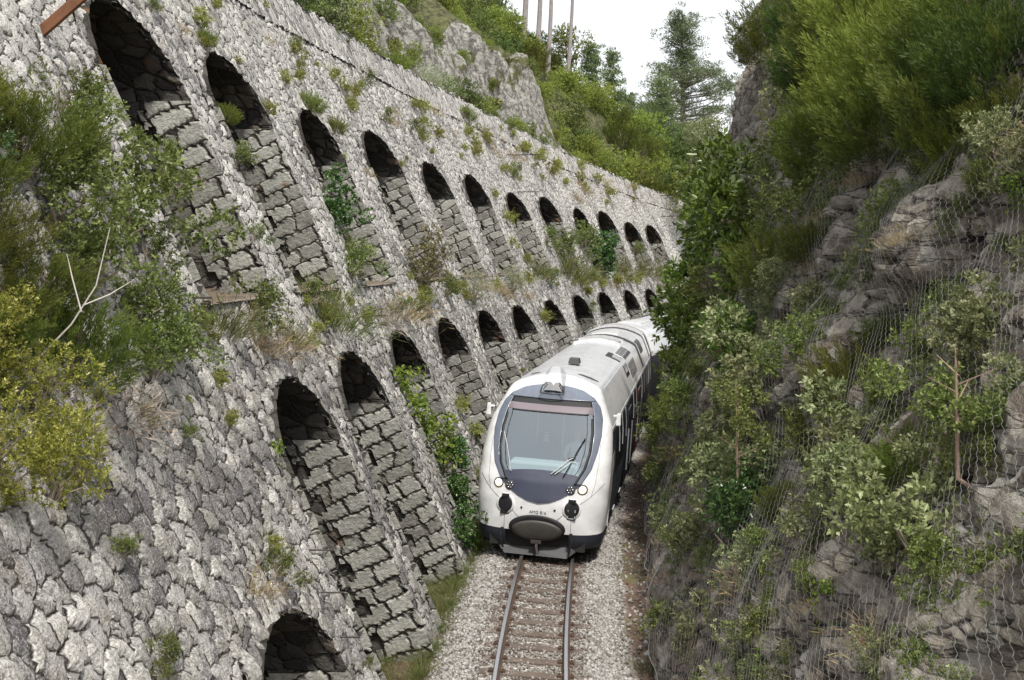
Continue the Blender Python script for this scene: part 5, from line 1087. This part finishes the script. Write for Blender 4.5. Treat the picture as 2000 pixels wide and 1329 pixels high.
# two thin-trunked saplings on the netted rock
def sapling(u, z, h, label):
    bo = float(bank_o(np.array([u]), np.array([z]))[0]); p = Vector(pos(u, -bo + .28, z)); t = tree_root('sapling_tree', p, label)
    mb = MB(); mb.tube([(.25, 0, -.05), (.02, 0, .1), (.0, 0, h * .5), (-.03, 0, h)], [.022, .02, .016, .006], 6)
    for i in range(8): a = i * 2.4; zz = h * (.45 + .06 * i); mb.tube([(0, 0, zz), (math.cos(a) * .28, math.sin(a) * .28, zz + .14)], [.008, .003], 4)
    mb.build('trunk', simple('red_bark', (.30, .21, .16), .85, var=.3), t); V, F, r = g_leafy(330, 6, .05, .024, lobes(9, .30, (.10, .17), h * .78, h * .24)); mk('crown', V, F, M['small'], t, attr=r)
sapling(14.6, 2.5, 1.75, 'thin sapling with a straight pale red trunk rising in front of the netted rock')
sapling(8.9, 4.0, 1.15, 'thin reddish-trunked sapling on the upper rock face close to the camera')

# ================================================================ small ironwork
def bracket(u, z, ln, ang=0., r=.012, label='', mat='iron', name='iron_bar', h=0.):
    mb = MB(); d = ofront(z); x, y, t = track(u); o_ = Vector((math.cos(t), -math.sin(t), 0)); a = Vector(pos(u, d + .15, z)); b = Vector(pos(u, d, z)) + o_ * ln + Vector((0, 0, h)) + tang(u) * ang
    mb.tube([a, b], r, 6); o = mb.build(name, M[mat]); return tag(o, label, 'iron bar')
bracket(13.45, 2.32, .26, label='short rusty iron bar sticking out of the pier, highest of the three'); bracket(13.2, 1.87, .26, label='short rusty iron bar sticking out of the pier, middle of the three'); bracket(13.1, 1.36, .24, label='short rusty iron bar sticking out of the pier, lowest of the three')
bracket(48.2, 10.4, 1.5, .2, .02, 'long thin dark iron bar projecting from the wall below the parapet'); bracket(47.5, 8.75, .9, .2, .02, 'dark iron bar projecting just above an upper arch', h=.0)
bracket(73.0, 10.0, 1.9, 0, .022, 'dark iron bar projecting near the far end of the parapet'); bracket(71.5, 8.6, 1.3, 0, .022, 'dark iron bar projecting below another at the far end of the wall'); bracket(13.35, 5.4, .2, 0, .014, 'stub of dark iron bar on the ledge beside the shrubs')
mb = MB(); a = Vector(pos(12.3, ofront(8.3) + .1, 8.25)); mb.box(a + Vector((.30, .0, .24)), (.86, .07, .07), Matrix.Rotation(-rad(40), 3, 'Y')); mb.box(a + Vector((.30, .0, .28)), (.86, .02, .10), Matrix.Rotation(-rad(40), 3, 'Y')); tag(mb.build('rusty_beam', M['rust']), 'orange rusty steel beam jutting up out of the wall beside the highest arch', 'beam')
mb = MB(); a = Vector(pos(15.1, ofront(9.5) - .05, 9.5)); mb.tube([a + Vector(q) for q in ((-.05, 0, .35), (.03, 0, .2), (.04, 0, .08), (-.01, 0, .0), (-.09, 0, .02))], .010, 6); tag(mb.build('iron_hook', M['rust']), 'thin rusty iron hook hanging above the highest arch', 'hook')
mb = MB(); a = Vector(pos(8.75, ofront(5.6) - .5, 5.2)); mb.tube([a + Vector(q) for q in ((-.25, 0, -.1), (0, 0, .15), (.2, .0, .45), (.32, 0, .9))], [.008, .007, .006, .003], 5); mb.tube([a + Vector(q) for q in ((.1, 0, .3), (.3, 0, .38), (.5, 0, .5))], [.007, .006, .002], 5); mb.tube([a + Vector(q) for q in ((.08, 0, .25), (.02, 0, .5), (-.02, 0, .7))], [.007, .006, .002], 5)
tag(mb.build('dead_branch', M['deadwood']), 'bleached leafless branch in front of the heath bushes on the wall', 'branch')

# ---- labels: plants that look alike are told apart by their order across the view
ORD = ['first', 'second', 'third', 'fourth', 'fifth', 'sixth', 'seventh', 'eighth', 'ninth', 'tenth', 'eleventh', 'twelfth', 'thirteenth', 'fourteenth', 'fifteenth', 'sixteenth']
NUM = ['one', 'two', 'three', 'four', 'five', 'six', 'seven', 'eight', 'nine', 'ten', 'eleven', 'twelve', 'thirteen', 'fourteen', 'fifteen', 'sixteen']
bylab = {}
for o in S.objects:
    if o.parent is None and o.get('label'): bylab.setdefault(o['label'], []).append(o)
for lab, os_ in bylab.items():
    if 2 <= len(os_) <= 16 and len(lab.split()) <= 11:
        os_.sort(key=lambda o: o.matrix_basis.translation.x / max(1, o.matrix_basis.translation.y))
        for i, o in enumerate(os_): o['label'] = '%s, %s of %s from left' % (lab, ORD[i], NUM[len(os_) - 1])
